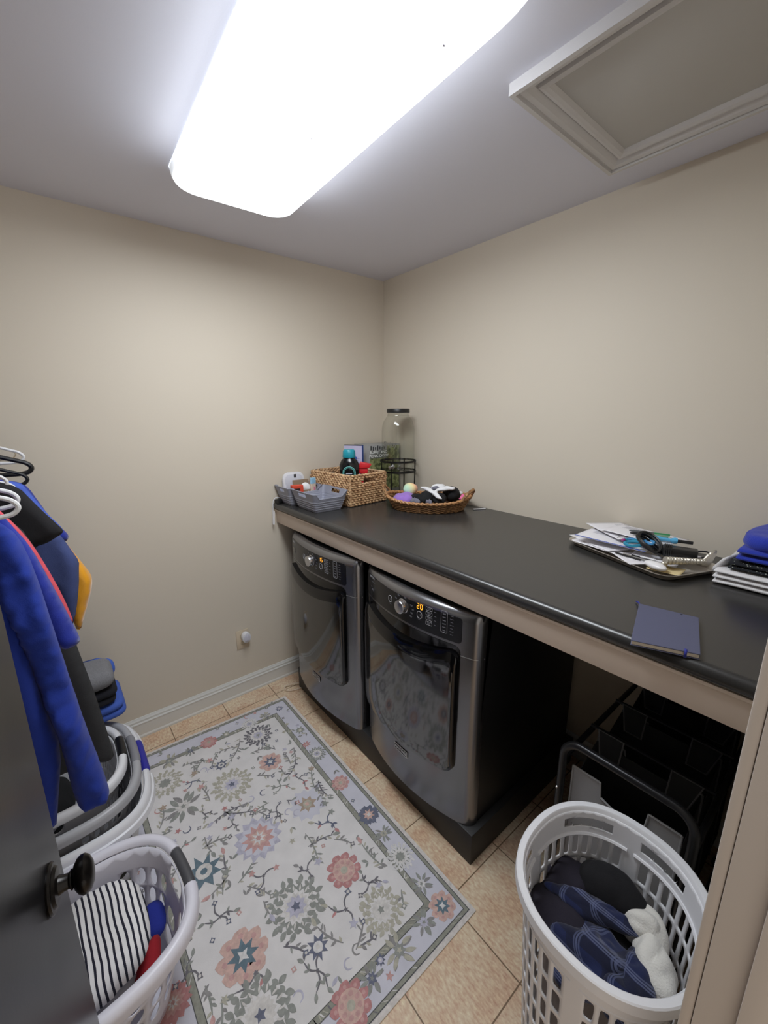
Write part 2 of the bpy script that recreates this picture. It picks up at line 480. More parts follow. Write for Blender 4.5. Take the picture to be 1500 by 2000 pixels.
# wall socket and the white plug-in
IVORY = mat('ivory_plate', (206, 190, 166), .45)
so = thing('wall_outlet', (-1.178, 0, .385), 'ivory outlet plate low on the back wall above the baseboard', 'outlet')
s = MB().box(-1.215, -1.135, -.006, 0, .326, .452, .0025); obj('plate', s, IVORY, so)
for z in (.364, .414):
    s = MB(); s.prism(rrect(-1.192, -1.158, -.014, .014, .012, 4), 0, .0025, 0, basis((0, -.006, z), (1, 0, 0), (0, 0, 1)))
    obj('socket', s, mat('ivory_socket', (190, 176, 150), .45), so)
pl = thing('plug_in_air_freshener', (-1.160, -.006, .41), 'round white plug-in device stuck in the wall outlet', 'plug-in')
PMx = basis((-1.160, -.0088, .408), (1, 0, 0), (0, 0, 1))
s = MB(); s.lathe([(0, 0), (.029, 0), (.031, .006), (.031, .026), (.028, .033), (0, .034)], (0, 0, 0), 32, PMx, .92, 1.12); obj('housing', s, WHITE_PL, pl)
s = MB(); s.lathe([(0, .034), (.0215, .034), (.0215, .0365), (.019, .0385), (0, .039)], (0, 0, 0), 32, PMx, .92, 1.12); obj('cover', s, mat('pale_lilac_plastic', (205, 204, 216), .35), pl)

# ================================================================== the rug
RUGC = {'ground': (222, 219, 219), 'border': (206, 205, 216), 'edge': (214, 208, 204), 'band': (150, 150, 140), 'line': (92, 92, 92),
        'char': (84, 82, 90), 'lilac': (176, 174, 196), 'peach': (202, 160, 148), 'navy': (74, 80, 104), 'sage': (168, 164, 146), 'cream': (208, 204, 200),
        'grgreen': (124, 128, 122), 'rose': (190, 138, 134), 'tan': (158, 136, 116), 'teal': (66, 92, 108), 'red': (176, 108, 108), 'white': (214, 212, 212), 'vine': (120, 118, 118)}
RK = list(RUGC)
rmats = []
WASH = {'ground': 0, 'border': 0, 'edge': 0, 'band': 0, 'line': 0}
for kx in RK:
    gq = RUGC['ground']; wq = WASH.get(kx, .27); RUGC[kx] = tuple(c_*(1-wq)+g_*wq for c_, g_ in zip(RUGC[kx], gq))
    m_ = mat('rug_'+kx, RUGC[kx], .95, bump=.25, bscale=700, vary=.13 if kx in ('ground', 'border') else .32, vscale=12 if kx in ('ground', 'border') else 75, spec=.1)
    rmats.append(m_)
rg = MB()
RZ = .005
lay = [0]
def rpoly(pts, col, lv):
    lay[0] += 1; rg.mi = RK.index(col); z = RZ+.00022*lv+(lay[0] % 19)*1e-5
    c0 = (sum(p[0] for p in pts)/len(pts), sum(p[1] for p in pts)/len(pts))
    cv = rg.v((c0[0], c0[1], z)); vs = [rg.v((p[0], p[1], z)) for p in pts]
    for i in range(len(vs)): rg.f([cv, vs[i], vs[(i+1) % len(vs)]])
RCOR = dict(FR=(-1.002, -.206), NR=(-.991, -1.757), NL=(-1.985, -1.762), FL=(-2.005, -.153))
def inset(d):
    FR, NR, NL, FL = (Vector(RCOR[q]) for q in ('FR', 'NR', 'NL', 'FL'))
    return [FR+Vector((-d, -d)), NR+Vector((-d, d)), NL+Vector((d, d)), FL+Vector((d, -d))]
rg.mi = RK.index('edge')
q = inset(0); rg.loft([[(p.x, p.y, z) for p in q] for z in (0, RZ)])
def rstrip(d0, d1, col, lv):
    a, b = inset(d0), inset(d1); rg.mi = RK.index(col); z = RZ+.00022*lv
    for i in range(4):
        k = (i+1) % 4
        rg.f([rg.v((p.x, p.y, z)) for p in (a[i], a[k], b[k], b[i])])
rstrip(.016, .113, 'border', 1); q = inset(.113); rpoly([(p.x, p.y) for p in q], 'ground', 1)
rstrip(.0165, .0195, 'line', 3); rstrip(.0195, .031, 'band', 2); rstrip(.031, .0335, 'line', 3)
rstrip(.112, .1145, 'line', 3); rstrip(.1145, .134, 'band', 2); rstrip(.134, .1365, 'line', 3)
for i in range(260):    # pale and dark dashes woven in the bands
    A, B = RND.choice([(.021, .030), (.117, .132), (.117, .132)]); a, b = inset(A), inset(B); e = RND.randrange(4); t = RND.random(); e2 = (e+1) % 4
    t2 = min(1, t+RND.uniform(.004, .02)); P0 = a[e].lerp(a[e2], t); P1 = b[e].lerp(b[e2], t2); dv = (a[e2]-a[e]).normalized()*RND.uniform(.0015, .005)
    rpoly([P0, P0+dv, P1+dv, P1], RND.choice(['cream', 'char', 'sage', 'grgreen', 'white']), 3)
def star(c, r, n, ir, col, lv, ph=0.0, jag=0.0, sq=1.0, w=.5):
    P = []
    for k in range(2*n):
        t = ph+PI*k/n; rr = (r if k % 2 == 0 else r*ir)*(1+RND.uniform(-jag, jag))
        P.append((c[0]+rr*math.cos(t), c[1]+sq*rr*math.sin(t)))
    rpoly(P, col, lv)
def petals(c, r, n, pr, col, lv, ph=0.0, eye=None):
    for k in range(n):
        t = ph+2*PI*k/n; p = (c[0]+r*math.cos(t), c[1]+r*math.sin(t))
        rpoly([(p[0]+pr*(1+.15*math.sin(3*a))*math.cos(a), p[1]+pr*(1+.15*math.cos(2*a))*math.sin(a)) for a in [2*PI*i/9 for i in range(9)]], col, lv)
        if eye: rpoly([(p[0]+pr*.35*math.cos(a), p[1]+pr*.35*math.sin(a)) for a in [2*PI*i/6 for i in range(6)]], eye, lv+1)
def disc(c, r, col, lv, n=14, sq=1.0): rpoly([(c[0]+r*math.cos(2*PI*i/n), c[1]+sq*r*math.sin(2*PI*i/n)) for i in range(n)], col, lv)
def leaf(p, a, L, wd, col, lv):
    p = Vector(p); d = Vector((math.cos(a), math.sin(a))); n_ = Vector((-d.y, d.x)); bend = RND.uniform(-.25, .25)*L
    top = []; bt = []
    for i in range(6):
        t = i/5; ww = wd*math.sin(PI*min(1, t*1.02+.0))**.8 if 0 < t < 1 else 0
        m_ = p+d*L*t+n_*bend*t*t
        top.append(m_+n_*ww*.5); bt.append(m_-n_*ww*.5)
    rpoly(top+bt[::-1][:-1], col, lv)
def vine(pts, wd, col, lv):
    P = spline([(x, y, 0) for x, y in pts], 7); rg.mi = RK.index(col); z = RZ+.00022*lv; prev = None
    for i in range(len(P)):
        t = (P[min(i+1, len(P)-1)]-P[max(i-1, 0)]); t.normalize(); n_ = Vector((-t.y, t.x, 0)); ww = wd*(.55+.9*math.sin(PI*i/(len(P)-1)))
        a, b = P[i]+n_*ww*.5, P[i]-n_*ww*.5; cur = (rg.v((a.x, a.y, z)), rg.v((b.x, b.y, z)))
        if prev: rg.f([prev[0], prev[1], cur[1], cur[0]])
        prev = cur
    return P
def sprig(c, r, ca, cb, a0=None):
    a0 = RND.uniform(0, 2*PI) if a0 is None else a0
    for k in range(RND.choice([3, 4])):
        a = a0+2*PI*k/3.5+RND.uniform(-.4, .4); Lq = r*RND.uniform(.7, 1.2)
        e = (c[0]+Lq*math.cos(a), c[1]+Lq*math.sin(a)); md = (c[0]+.5*Lq*math.cos(a+.35), c[1]+.5*Lq*math.sin(a+.35))
        vine([c, md, e], .0042, cb, 4)
        kind = RND.random()
        if kind < .5:
            for s_ in (-1, 1): leaf(md, a+s_*.8, r*.38, r*.16, RND.choice([ca, 'grgreen', cb]), 5)
            leaf(e, a, r*.5, r*.24, ca if k == 0 else RND.choice(['grgreen', 'sage', 'vine']), 5)
        elif kind < .8: star(e, r*.24, 4, .55, RND.choice([cb, 'char', 'navy']), 5, a); disc(e, r*.1, 'cream', 6, 6)
        else: star(e, r*.3, 5, .45, RND.choice(['grgreen', 'rose', 'lilac']), 5, a)
    star(c, r*.16, 5, .5, cb, 6, a0)
def flower(kind, x, y, r, a, b):
    c = (x, y); ph = RND.uniform(0, 1)
    if kind == 'wreath':
        for k in range(15):
            t = 2*PI*k/15; rr = r*.80; p = (x+rr*math.cos(t), y+rr*math.sin(t)); leaf(p, t+RND.uniform(-.5, .5), r*.34, r*.2, a, 5); leaf(p, t+1.5, r*.26, r*.16, a, 6)
            leaf((x+.5*r*math.cos(t), y+.5*r*math.sin(t)), t, r*.26, r*.07, 'cream' if a != 'white' else 'grgreen', 8)
        star(c, r*.84, 17, .8, a, 4, ph); star(c, r*.62, 13, .78, 'ground', 6, ph); star(c, r*.5, 16, .8, 'cream', 7, ph); star(c, r*.40, 9, .7, b if b != 'white' else 'lilac', 7, ph); star(c, r*.2, 5, .5, 'navy' if r > .09 else 'grgreen', 9, ph)
    elif kind == 'peach':
        petals(c, r*.66, 8, r*.3, a, 4, ph, 'rose' if a == 'peach' else None); disc(c, r*.6, a, 5)
        if a == 'navy': star(c, r*1.05, 11, .66, 'navy', 4, ph, .06)
        star(c, r*.58, 8, .55, b, 7, ph); star(c, r*.26, 4, .45, 'white', 8, ph)
    elif kind == 'daisy':
        petals(c, r*.72, 9, r*.26, a, 5, ph, 'rose' if a == 'red' else 'red'); disc(c, r*.62, b, 6, 14); petals(c, r*.42, 8, r*.12, a if a != 'red' else 'rose', 7, ph+.3); disc(c, r*.2, 'sage', 8)
    elif kind == 'rose':
        star(c, r*1.05, 14, .78, a, 4, ph, .07); star(c, r*.82, 12, .8, 'border' if a == 'lilac' else a, 5, ph, .05); star(c, r*.68, 11, .68, b, 6, ph, .08); star(c, r*.4, 8, .7, 'peach', 7, ph); star(c, r*.34, 8, .45, 'white', 8, ph); star(c, r*.14, 6, .6, b, 9, ph)
    elif kind == 'leafy':
        for k in range(11):
            t = 2*PI*k/11+RND.uniform(-.2, .2); leaf((x+.25*r*math.cos(t), y+.25*r*math.sin(t)), t+RND.uniform(-.4, .4), r*.75, r*.26, a if k % 3 else 'vine', 4+k % 3)
        star(c, r*.42, 7, .6, b, 7, ph); star(c, r*.18, 5, .5, a, 8, ph)
    elif kind == 'halo':
        star(c, r*1.9, 12, .8, 'border', 3, ph, .05); star(c, r, 7, .6, a, 5, ph, .1); disc(c, r*.45, 'sage', 6); star(c, r*.3, 5, .5, 'peach', 7)
    elif kind == 'star':
        star(c, r, 8, .52, a, 5, ph, .12); disc(c, r*.42, b, 6, 10); disc(c, r*.18, 'cream' if b != 'cream' else a, 7, 8)
    elif kind == 'sprig': sprig(c, r, a, b)
FLOWERS= [('wreath', -1.275, -0.422, 0.082, 'char', 'lilac'), ('peach', -1.299, -0.642, 0.07, 'peach', 'navy'), ('wreath', -1.505, -0.65, 0.1, 'sage', 'lilac'), ('star', -1.507, -0.498, 0.042, 'navy', 'cream'), ('leafy', -1.723, -0.625, 0.095, 'grgreen', 'cream'), ('wreath', -1.762, -0.433, 0.085, 'sage', 'grgreen'), ('rose', -1.509, -0.991, 0.11, 'lilac', 'rose'), ('halo', -1.266, -0.981, 0.05, 'tan', 'lilac'), ('star', -1.733, -0.981, 0.085, 'teal', 'cream'), ('daisy', -1.293, -1.333, 0.08, 'red', 'peach'), ('wreath', -1.502, -1.325, 0.11, 'grgreen', 'white'), ('peach', -1.709, -1.342, 0.1, 'peach', 'teal'), ('star', -1.5, -1.482, 0.045, 'navy', 'white'), ('wreath', -1.263, -1.534, 0.085, 'sage', 'rose'), ('wreath', -1.721, -1.517, 0.11, 'grgreen', 'cream'), ('rose', -1.922, -1.318, 0.06, 'red', 'rose'), ('star', -1.07, -0.539, 0.035, 'grgreen', 'sage'), ('star', -1.095, -0.657, 0.03, 'red', 'rose'), ('wreath', -1.081, -0.751, 0.05, 'grgreen', 'white'), ('daisy', -1.082, -0.984, 0.052, 'rose', 'peach'), ('peach', -1.074, -1.207, 0.055, 'navy', 'peach'), ('leafy', -1.076, -1.318, 0.045, 'grgreen', 'sage'), ('wreath', -1.083, -1.437, 0.06, 'white', 'grgreen'), ('leafy', -1.086, -1.566, 0.05, 'grgreen', 'white'), ('peach', -1.077, -1.669, 0.06, 'peach', 'teal'), ('leafy', -1.167, -1.662, 0.05, 'grgreen', 'lilac'), ('leafy', -1.288, -1.666, 0.066, 'sage', 'grgreen'), ('leafy', -1.405, -1.665, 0.05, 'grgreen', 'navy'), ('daisy', -1.494, -1.674, 0.075, 'red', 'peach'), ('star', -1.355, -1.646, 0.022, 'navy', 'lilac'), ('daisy', -1.51, -0.298, 0.052, 'red', 'rose'), ('leafy', -1.607, -0.298, 0.042, 'grgreen', 'navy'), ('leafy', -1.712, -0.297, 0.06, 'sage', 'grgreen'), ('star', -1.414, -0.299, 0.036, 'grgreen', 'sage'), ('wreath', -1.28, -0.304, 0.05, 'white', 'lilac'), ('leafy', -1.179, -0.298, 0.04, 'sage', 'grgreen'), ('star', -1.086, -0.293, 0.03, 'navy', 'lilac'), ('sprig', -1.321, -0.811, 0.05, 'red', 'grgreen'), ('sprig', -1.228, -0.831, 0.05, 'red', 'char'), ('sprig', -1.238, -1.117, 0.06, 'red', 'navy'), ('sprig', -1.363, -1.451, 0.06, 'red', 'char'), ('sprig', -1.693, -1.413, 0.06, 'red', 'char'), ('sprig', -1.785, -0.83, 0.05, 'red', 'grgreen'), ('sprig', -1.655, -0.509, 0.04, 'red', 'navy'), ('sprig', -1.395, -0.925, 0.04, 'tan', 'char'), ('sprig', -1.573, -0.859, 0.04, 'grgreen', 'char'), ('sprig', -1.553, -1.148, 0.05, 'tan', 'char'), ('sprig', -1.657, -0.728, 0.04, 'sage', 'char'), ('sprig', -1.733, -1.179, 0.05, 'grgreen', 'char'), ('sprig', -1.409, -1.24, 0.05, 'grgreen', 'char'), ('sprig', -1.245, -1.434, 0.05, 'lilac', 'char'), ('sprig', -1.533, -1.535, 0.05, 'grgreen', 'char'), ('sprig', -1.869, -1.269, 0.05, 'grgreen', 'char')]
FLOWERS = [(a_, b_, c_, d_*(.9 if a_ != 'sprig' else 1.05), e_, f_) for a_, b_, c_, d_, e_, f_ in FLOWERS]
for f_ in FLOWERS: flower(*f_)
# trailing vines between the flowers
cen = [(f_[1], f_[2], f_[3]) for f_ in FLOWERS]
def infield(x, y): return -1.85 < x < -1.145 and -1.59 < y < -.37
def clear(x, y, pad): return all((x-a)**2+(y-b)**2 > (r_+pad)**2 for a, b, r_ in cen)
made = 0
for tr in range(1500):
    if made > 46: break
    x, y = RND.uniform(-1.85, -1.15), RND.uniform(-1.6, -.36)
    if not clear(x, y, .012): continue
    a = RND.uniform(0, 2*PI); cur_ = RND.choice([-1, 1])*RND.uniform(6, 14); P = [(x, y)]; st = .028
    for k in range(RND.randint(3, 6)):
        a += cur_*st*.5; x += st*math.cos(a); y += st*math.sin(a)
        if not (infield(x, y) and clear(x, y, -.004)): break
        P.append((x, y))
    if len(P) < 3: continue
    made += 1; cv = RND.choice(['vine', 'vine', 'grgreen', 'char'])
    S_ = vine(P, .005, cv, 3)
    for k in range(2, len(S_)-1, 4):
        t = S_[k+1]-S_[k]; aa = math.atan2(t.y, t.x)+RND.choice([-1, 1])*.9; leaf((S_[k].x, S_[k].y), aa, RND.uniform(.016, .032), RND.uniform(.006, .011), RND.choice(['vine', 'grgreen', 'sage', cv]), 5)
    e = S_[-1]; t = S_[-1]-S_[-3]; aa = math.atan2(t.y, t.x); kd = RND.random()
    if kd < .4: leaf((e.x, e.y), aa, .035, .016, RND.choice(['grgreen', 'rose', 'sage', 'lilac']), 6)
    elif kd < .75: star((e.x, e.y), .0125, 4, .6, RND.choice(['char', 'navy', 'grgreen', 'red']), 6, aa); disc((e.x, e.y), .005, 'cream', 7, 6)
    else: star((e.x, e.y), .02, 5, .45, RND.choice(['lilac', 'rose', 'grgreen', 'tan']), 6, aa)
    cen.append((P[len(P)//2][0], P[len(P)//2][1], .012))
# scattered small buds in field and border
for tr in range(400):
    x, y = RND.uniform(-1.98, -1.02), RND.uniform(-1.73, -.2)
    fld = infield(x, y); bor = (x > -1.11 or x < -1.89 or y > -.30 or y < -1.64)
    if not (fld or bor) or not clear(x, y, .012) or not (-1.965 < x < -1.04 and -1.72 < y < -.225): continue
    cen.append((x, y, .022)); kd = RND.random(); a = RND.uniform(0, 6)
    if kd < .35: leaf((x, y), a, .03, .012, RND.choice(['grgreen', 'sage', 'lilac', 'vine']), 5); leaf((x, y), a+1.3, .024, .009, RND.choice(['grgreen', 'vine']), 5)
    elif kd < .6: star((x, y), .011, 4, .6, RND.choice(['char', 'navy', 'grgreen', 'rose']), 5, a); disc((x, y), .0045, 'cream', 6, 6)
    elif kd < .8: vine([(x+.016*math.cos(a+t_), y+.016*math.sin(a+t_)) for t_ in (0, 1, 2, 3, 4)], .004, RND.choice(['lilac', 'navy', 'vine', 'rose']), 4)
    else: star((x, y), .015, 5, .45, RND.choice(['lilac', 'rose', 'sage', 'red']), 5, a)
rg.mi = 0
obj('area_rug', rg, None, mats=rmats, label='cream and pale lilac floral area rug on the tile floor', cat='rug', smooth=False)
# ================================================================== counter with its apron
CZ = 1.2485; CX = -.91
LAM = mat('black_laminate', (50, 49, 48), .27, spec=.6, vary=.25, vscale=350, bump=.03, bscale=500)
ct = thing('countertop', (-.45, -1.19, 1.12), 'long black laminate countertop with rolled front edge and taupe apron', 'countertop')
prof = [(-.002, CZ)]
for k in range(13):
    t = PI/2+PI*k/12; prof.append((CX+.0215+.0215*math.cos(t), CZ-.0215+.0215*math.sin(t)))
prof += [(CX+.05, CZ-.043), (CX+.05, CZ-.03), (-.002, CZ-.03)]
m_ = MB(); m_.loft([[(x, y, z) for x, z in prof] for y in (-.002, FY+.001)]); obj('worktop', m_, LAM, ct, ang=25)
APR = mat('taupe_apron_paint', (212, 196, 182), .5)
m_ = MB().box(-.892, -.872, FY+.001, -.002, 1.119, CZ-.0305, .0015); m_.box(-.9, -.89, FY+.001, -.002, CZ-.052, CZ-.0432, .001)
obj('apron', m_, APR, ct)
m_ = MB().box(-.04, -.002, FY+.001, -.002, 1.15, CZ-.0305); m_.box(-.86, -.045, -.03, -.002, 1.16, CZ-.0305); obj('support_cleat', m_, APR, ct)

# pedestal under the machines
BLKP = mat('black_painted_wood', (27, 26, 27), .5, bump=.04, bscale=90)
m_ = MB().box(-.882, -.06, -1.640, -.17, 0, .148, .003)
obj('pedestal', m_, BLKP, label='low black painted platform carrying the washer and dryer', cat='platform')

# ================================================================== washer and dryer
SLATE = mat('slate_metal', (132, 132, 135), .25, .9, vary=.05, vscale=3)
MSIDE = mat('machine_side_black', (24, 24, 26), .45)
GLOSSB = mat('gloss_black', (10, 10, 12), .07, spec=.6)
GLASSD = mat('dark_door_glass', (17, 17, 19), .085, ior=2.2)
CONS = mat('console_black', (15, 15, 19), .22)
INK = mat('pale_console_ink', (178, 178, 184), .5)
INKD = mat('dim_console_ink', (112, 112, 120), .5)
AMBER = emis('amber_led', (1.0, .42, .03), 1.5)
CHR2 = mat('satin_chrome', (200, 200, 204), .22, 1.0)
def machine(name, label, yc, hw, X0, B, zb, zt, digits, drawer):
    t = thing(name, (X0+.3, yc, zb), label, 'dryer' if name == 'clothes_dryer' else 'washing machine')
    def F(y, z, rnd=True):
        u = max(-1, min(1, (y-yc)/hw)); x = X0-B*(1-u*u)
        if rnd:
            e = hw-abs(y-yc); r = .028
            if e < r: x += r*(1-math.sqrt(max(0, 1-(1-max(0, e)/r)**2)))
            e = zt-z; r = .04
            if e < r: x += r*(1-math.sqrt(max(0, 1-(1-max(0, e)/r)**2)))
        return x
    def ys(y0, y1, r=0.0, n=22):
        L_ = [y0+(y1-y0)*k/n for k in range(n+1)]
        if r: L_ = [y0+r*(1-math.cos(PI/2*k/6)) for k in range(7)]+[y0+r+(y1-y0-2*r)*k/n for k in range(1, n)]+[y1-r+r*math.sin(PI/2*k/6) for k in range(7)]
        return L_
    def slab(mb, Y, zlo, zhi, nz, off, back, rnd=True, soft=0.0):
        R = []
        for y in Y:
            a, b = zlo(y), zhi(y); col = []
            zs = [a+(b-a)*k/nz for k in range(nz+1)]
            if rnd and nz > 8: zs = zs[:-8]+[zt-.042+.042*math.sin(PI/2*k/8) for k in range(9)] if b > zt-.001 else zs
            fr_ = []
            for z in zs:
                x = F(y, z, rnd)-off
                if soft:
                    e = min(z-a, b-z, abs(y-Y[0]), abs(y-Y[-1]))
                    if e < soft: x += soft*.8*(1-math.sqrt(max(0, 1-(1-e/soft)**2)))
                fr_.append((x, y, z))
            R.append(fr_+[(F(y, zs[-1], False)+back+.03, y, zs[-1]), (F(y, zs[0], False)+back+.03, y, zs[0])])
        mb.loft(R); return mb
    def rr(y0, y1, z0, z1, r, arc=0.0, arcb=0.0):
        def cut(y):
            d = min(y-y0, y1-y); return 0 if d >= r else r-math.sqrt(max(0, r*r-(r-d)**2))
        lo = lambda y: z0+cut(y)-arcb*(1-((2*y-y0-y1)/(y1-y0))**2)
        hi = lambda y: z1-cut(y)-arc*(1-((2*y-y0-y1)/(y1-y0))**2)
        return ys(y0, y1, r), lo, hi
    body = MB().box(X0+.012, -.09, yc-hw+.003, yc+hw-.003, zb, zt-.008, .004)
    obj('cabinet', body, MSIDE, t)
    fp = MB(); Y = [yc-hw+.03*(1-math.cos(PI/2*k/8)) for k in range(9)]+[yc-hw+.03+(2*hw-.06)*k/24 for k in range(1, 24)]+[yc+hw-.03+.03*math.sin(PI/2*k/8) for k in range(9)]
    slab(fp, Y, lambda y: zb, lambda y: zt, 26, 0, .01); obj('front_panel', fp, SLATE, t)
    for s in (-1, 1):
        sm = MB()
        Ys = [yc+s*(hw-.078)+s*.078*k/8 for k in range(9)]
        slab(sm, sorted(Ys), lambda y: .912, lambda y: .9145, 1, .0007, 0)
        obj('panel_seam', sm, mat('seam_light', (190, 190, 190), .3, .8), t)
    # console
    cn = MB(); Y, lo, hi = rr(yc-hw+.068, yc+hw-.030, .962, zt-.030, .014); slab(cn, Y, lo, hi, 3, .0022, 0)
    con = obj('control_panel', cn, CONS, t)
    def at(y, z, off=.0045): return Vector((F(y, z, False)-off, y, z))
    def face(y, z, off=.0045):
        u = (y-yc)/hw; tx = 2*B*u/hw    # dx/dy along the curve
        return basis(at(y, z, off), (-tx, -1, 0), (0, 0, 1))
    kz = 1.028
    kb_ = MB(); kb_.lathe([(0, 0), (.031, 0), (.031, .004), (.0285, .006), (.0285, .024), (.027, .0265), (.024, .0275), (0, .0272)], (0, 0, 0), 40, face(yc, kz, .002))
    obj('selector_knob', kb_, CHR2, t, label='round satin chrome selector knob')
    # amber figures
    SEG = {'0': 'abcdef', '1': 'bc', '2': 'abged', '5': 'afgcd', '4': 'fgbc', '6': 'afgedc'}
    sg = MB(); w_, h_ = .0095, .021
    def seg(cx, ch):
        P = {'a': (0, h_/2, 1), 'g': (0, 0, 1), 'd': (0, -h_/2, 1), 'f': (-w_/2, h_/4, 0), 'b': (w_/2, h_/4, 0), 'e': (-w_/2, -h_/4, 0), 'c': (w_/2, -h_/4, 0)}
        for k in SEG[ch]:
            x, y, hz = P[k]; lx, ly = ((w_*.38, .0011) if hz else (.0011, h_*.20))
            M_ = face(yc-.092, kz+.030, .0034)
            sg.box(cx+x-lx, cx+x+lx, y-ly, y+ly, 0, .0006, 0, 1, M_)
    seg(-.0085, digits[0]); seg(.0085, digits[1]); obj('time_display', sg, AMBER, con)
    def ringm(y, z, r, sq=2.6):
        rgm = MB(); M_ = face(y, z, .0034); P = [sup(2*PI*k/28, r, r*1.15, sq) for k in range(28)]
        rgm.tube([M_ @ Vector((a, b, .0004)) for a, b in P], .0009, 5, True); obj('button_ring', rgm, INK, con)
    ringm(yc+.088, kz-.002, .0125); ringm(yc-.092, kz-.006, .0125)
    def rrl(y, z, w2, h2):
        rgm = MB(); M_ = face(y, z, .0032); P = rrect(-w2, w2, -h2, h2, min(w2, h2)*.4, 3); rgm.tube([M_ @ Vector((a, b, .0003)) for a, b in P], .0006, 4, True); obj('button_outline', rgm, INK, con)
    for k in range(4): rrl(yc-.138, kz+.034-.020*k, .0145, .0068)
    rrl(yc-.205, kz+.004, .0135, .044)
    def bar(y, z, w2, h2=.0011): obj('caption', MB().box(-w2, w2, -h2, h2, 0, .0003, 0, 1, face(y, z, .0032)), INKD, con, smooth=False)
    for dy, dz in ((.030, .038), (-.012, .041), (.046, .020), (-.048, .020), (-.056, .004), (-.05, -.012), (-.046, -.028), (.046, 0), (.04, -.02)): bar(yc+dy, kz+dz, .007); bar(yc+dy, kz+dz-.004, .005)
    for k in range(4): bar(yc-.138, kz+.036-.020*k, .009); bar(yc-.138, kz+.0325-.020*k, .007); bar(yc-.166, kz+.03-.018*k, .005)
    for k in range(6): bar(yc-.205, kz+.036-.0135*k, .007, .0018)
    for k in range(7): bar(yc-.236, kz+.036-.0125*k, .0075 if k % 2 else .0055)
    bar(yc+.088, kz-.024, .009); bar(yc+.088, kz-.002, .0014, .005); bar(yc-.092, kz-.026, .008); bar(yc-.095, kz-.006, .0011, .004); bar(yc-.089, kz-.006, .0011, .004)
    bar(yc+.245, kz+.014, .020, .0009); bar(yc+.25, kz-.022, .011, .0014); bar(yc+.25, kz-.028, .013, .0010); bar(yc+.262, kz-.013, .004, .003)
    obj('maker_name', text_mesh('MAYTAG', .0125, face(yc+.255, kz+.034, .0034), .0002, .0004), INK, con)
    if drawer:
        d = MB(); Y, lo, hi = rr(yc+hw-.098, yc+hw-.034, 1.0, 1.03, .004); slab(d, Y, lo, hi, 2, .0032, 0); obj('drawer_pull', d, GLOSSB, t)
    # door: black recess, rim, glass
    rc = MB(); Y, lo, hi = rr(yc-hw+.070, yc+hw-.020, .60, .950, .03); slab(rc, Y, lo, hi, 4, .0016, 0); obj('handle_recess', rc, GLOSSB, t)
    dr = MB(); Y, lo, hi = rr(yc-hw+.072, yc+hw-.022, .385, .935, .045, .046, .010); slab(dr, Y, lo, hi, 14, .026, 0, True, .012); dro = obj('door', dr, GLOSSB, t, ang=40)
    gl = MB(); Y, lo, hi = rr(yc-hw+.082, yc+hw-.030, .395, .882, .038, .040, .010); slab(gl, Y, lo, hi, 14, .0285, -.02, True, .004); obj('door_glass', gl, GLASSD, dro)
    # badge
    bd = MB(); M_ = face(yc+.01, .316, .0016); bd.prism(rrect(-.044, .044, -.0155, .0155, .002, 2), 0, .0022, .0004, M_); BDG = mat('pale_badge_metal', (205, 206, 210), .4, .25); bo = obj('badge', bd, BDG, t, label='silver framed badge with dark field')
    b2 = MB(); b2.prism(rrect(-.040, .040, -.0118, .0118, .001, 2), .002, .0027, 0, M_); obj('badge_field', b2, CONS, bo)
    obj('badge_name', text_mesh('MAYTAG', .0175, M_ @ Matrix.Translation((0, 0, .0029)), .0003, .0006, 1.05), BDG, bo)
    return t
machine('washing_machine', 'slate grey front-loading washing machine nearest the back wall with a detergent drawer pull', -.5575, .3425, -.897, .055, .1485, 1.105, '15', True)
machine('clothes_dryer', 'slate grey front-loading clothes dryer beside the open knee space, display reading 20', -1.2725, .3425, -.862, .066, .1485, 1.096, '20', False)
# white hose loop on the floor beside the washer
m_ = MB().tube(spline([(-.86, -.165, .012), (-.90, -.150, .02), (-.955, -.125, .012), (-.975, -.145, .007), (-.96, -.175, .006), (-.91, -.195, .006), (-.86, -.2, .006)], 8), .0042, 8)
obj('drain_cable', m_, mat('cream_cable', (214, 196, 176), .5), label='cream cable loop on the floor at the corner of the washer', cat='cable')

# ================================================================== laundry sorter under the counter
TUBEM = mat('dark_tube', (46, 46, 48), .32, .6)
so = thing('laundry_sorter', (-.46, -2.105, 0), 'black tube framed rolling laundry sorter with hanging bags under the counter', 'laundry sorter')
SY0, SY1 = -1.932, -2.285
def arch(x, zt):
    P = [(x, SY0, .07)]+[(x, SY0, zt-.06)]
    for k in range(1, 7):
        t = PI/2*k/6; P.append((x, SY0-.055*(1-math.cos(t)), zt-.06+.06*math.sin(t)))
    P2 = [(a, SY0+SY1-b, c) for a, b, c in P][::-1]
    return P+P2
for x in (-.822, -.10): obj('end_frame', MB().tube(arch(x, .785), .0125, 12), TUBEM, so)
for y in (SY0+.004, SY1-.004):
    for z in (.70, .13): obj('side_rail', MB().tube([(-.822, y, z), (-.10, y, z)], .009, 10), TUBEM, so)
FABG = mat('grey_sorter_cloth', (158, 158, 160), .9, bump=.2, bscale=400, vary=.12, vscale=12)
FABB = mat('black_sorter_cloth', (34, 34, 36), .9, bump=.2, bscale=400)
BIND = mat('grey_binding', (96, 96, 98), .9)
BINDL = mat('pale_grey_binding', (160, 160, 162), .9)
bx = [-.805, -.63, -.43, -.235]
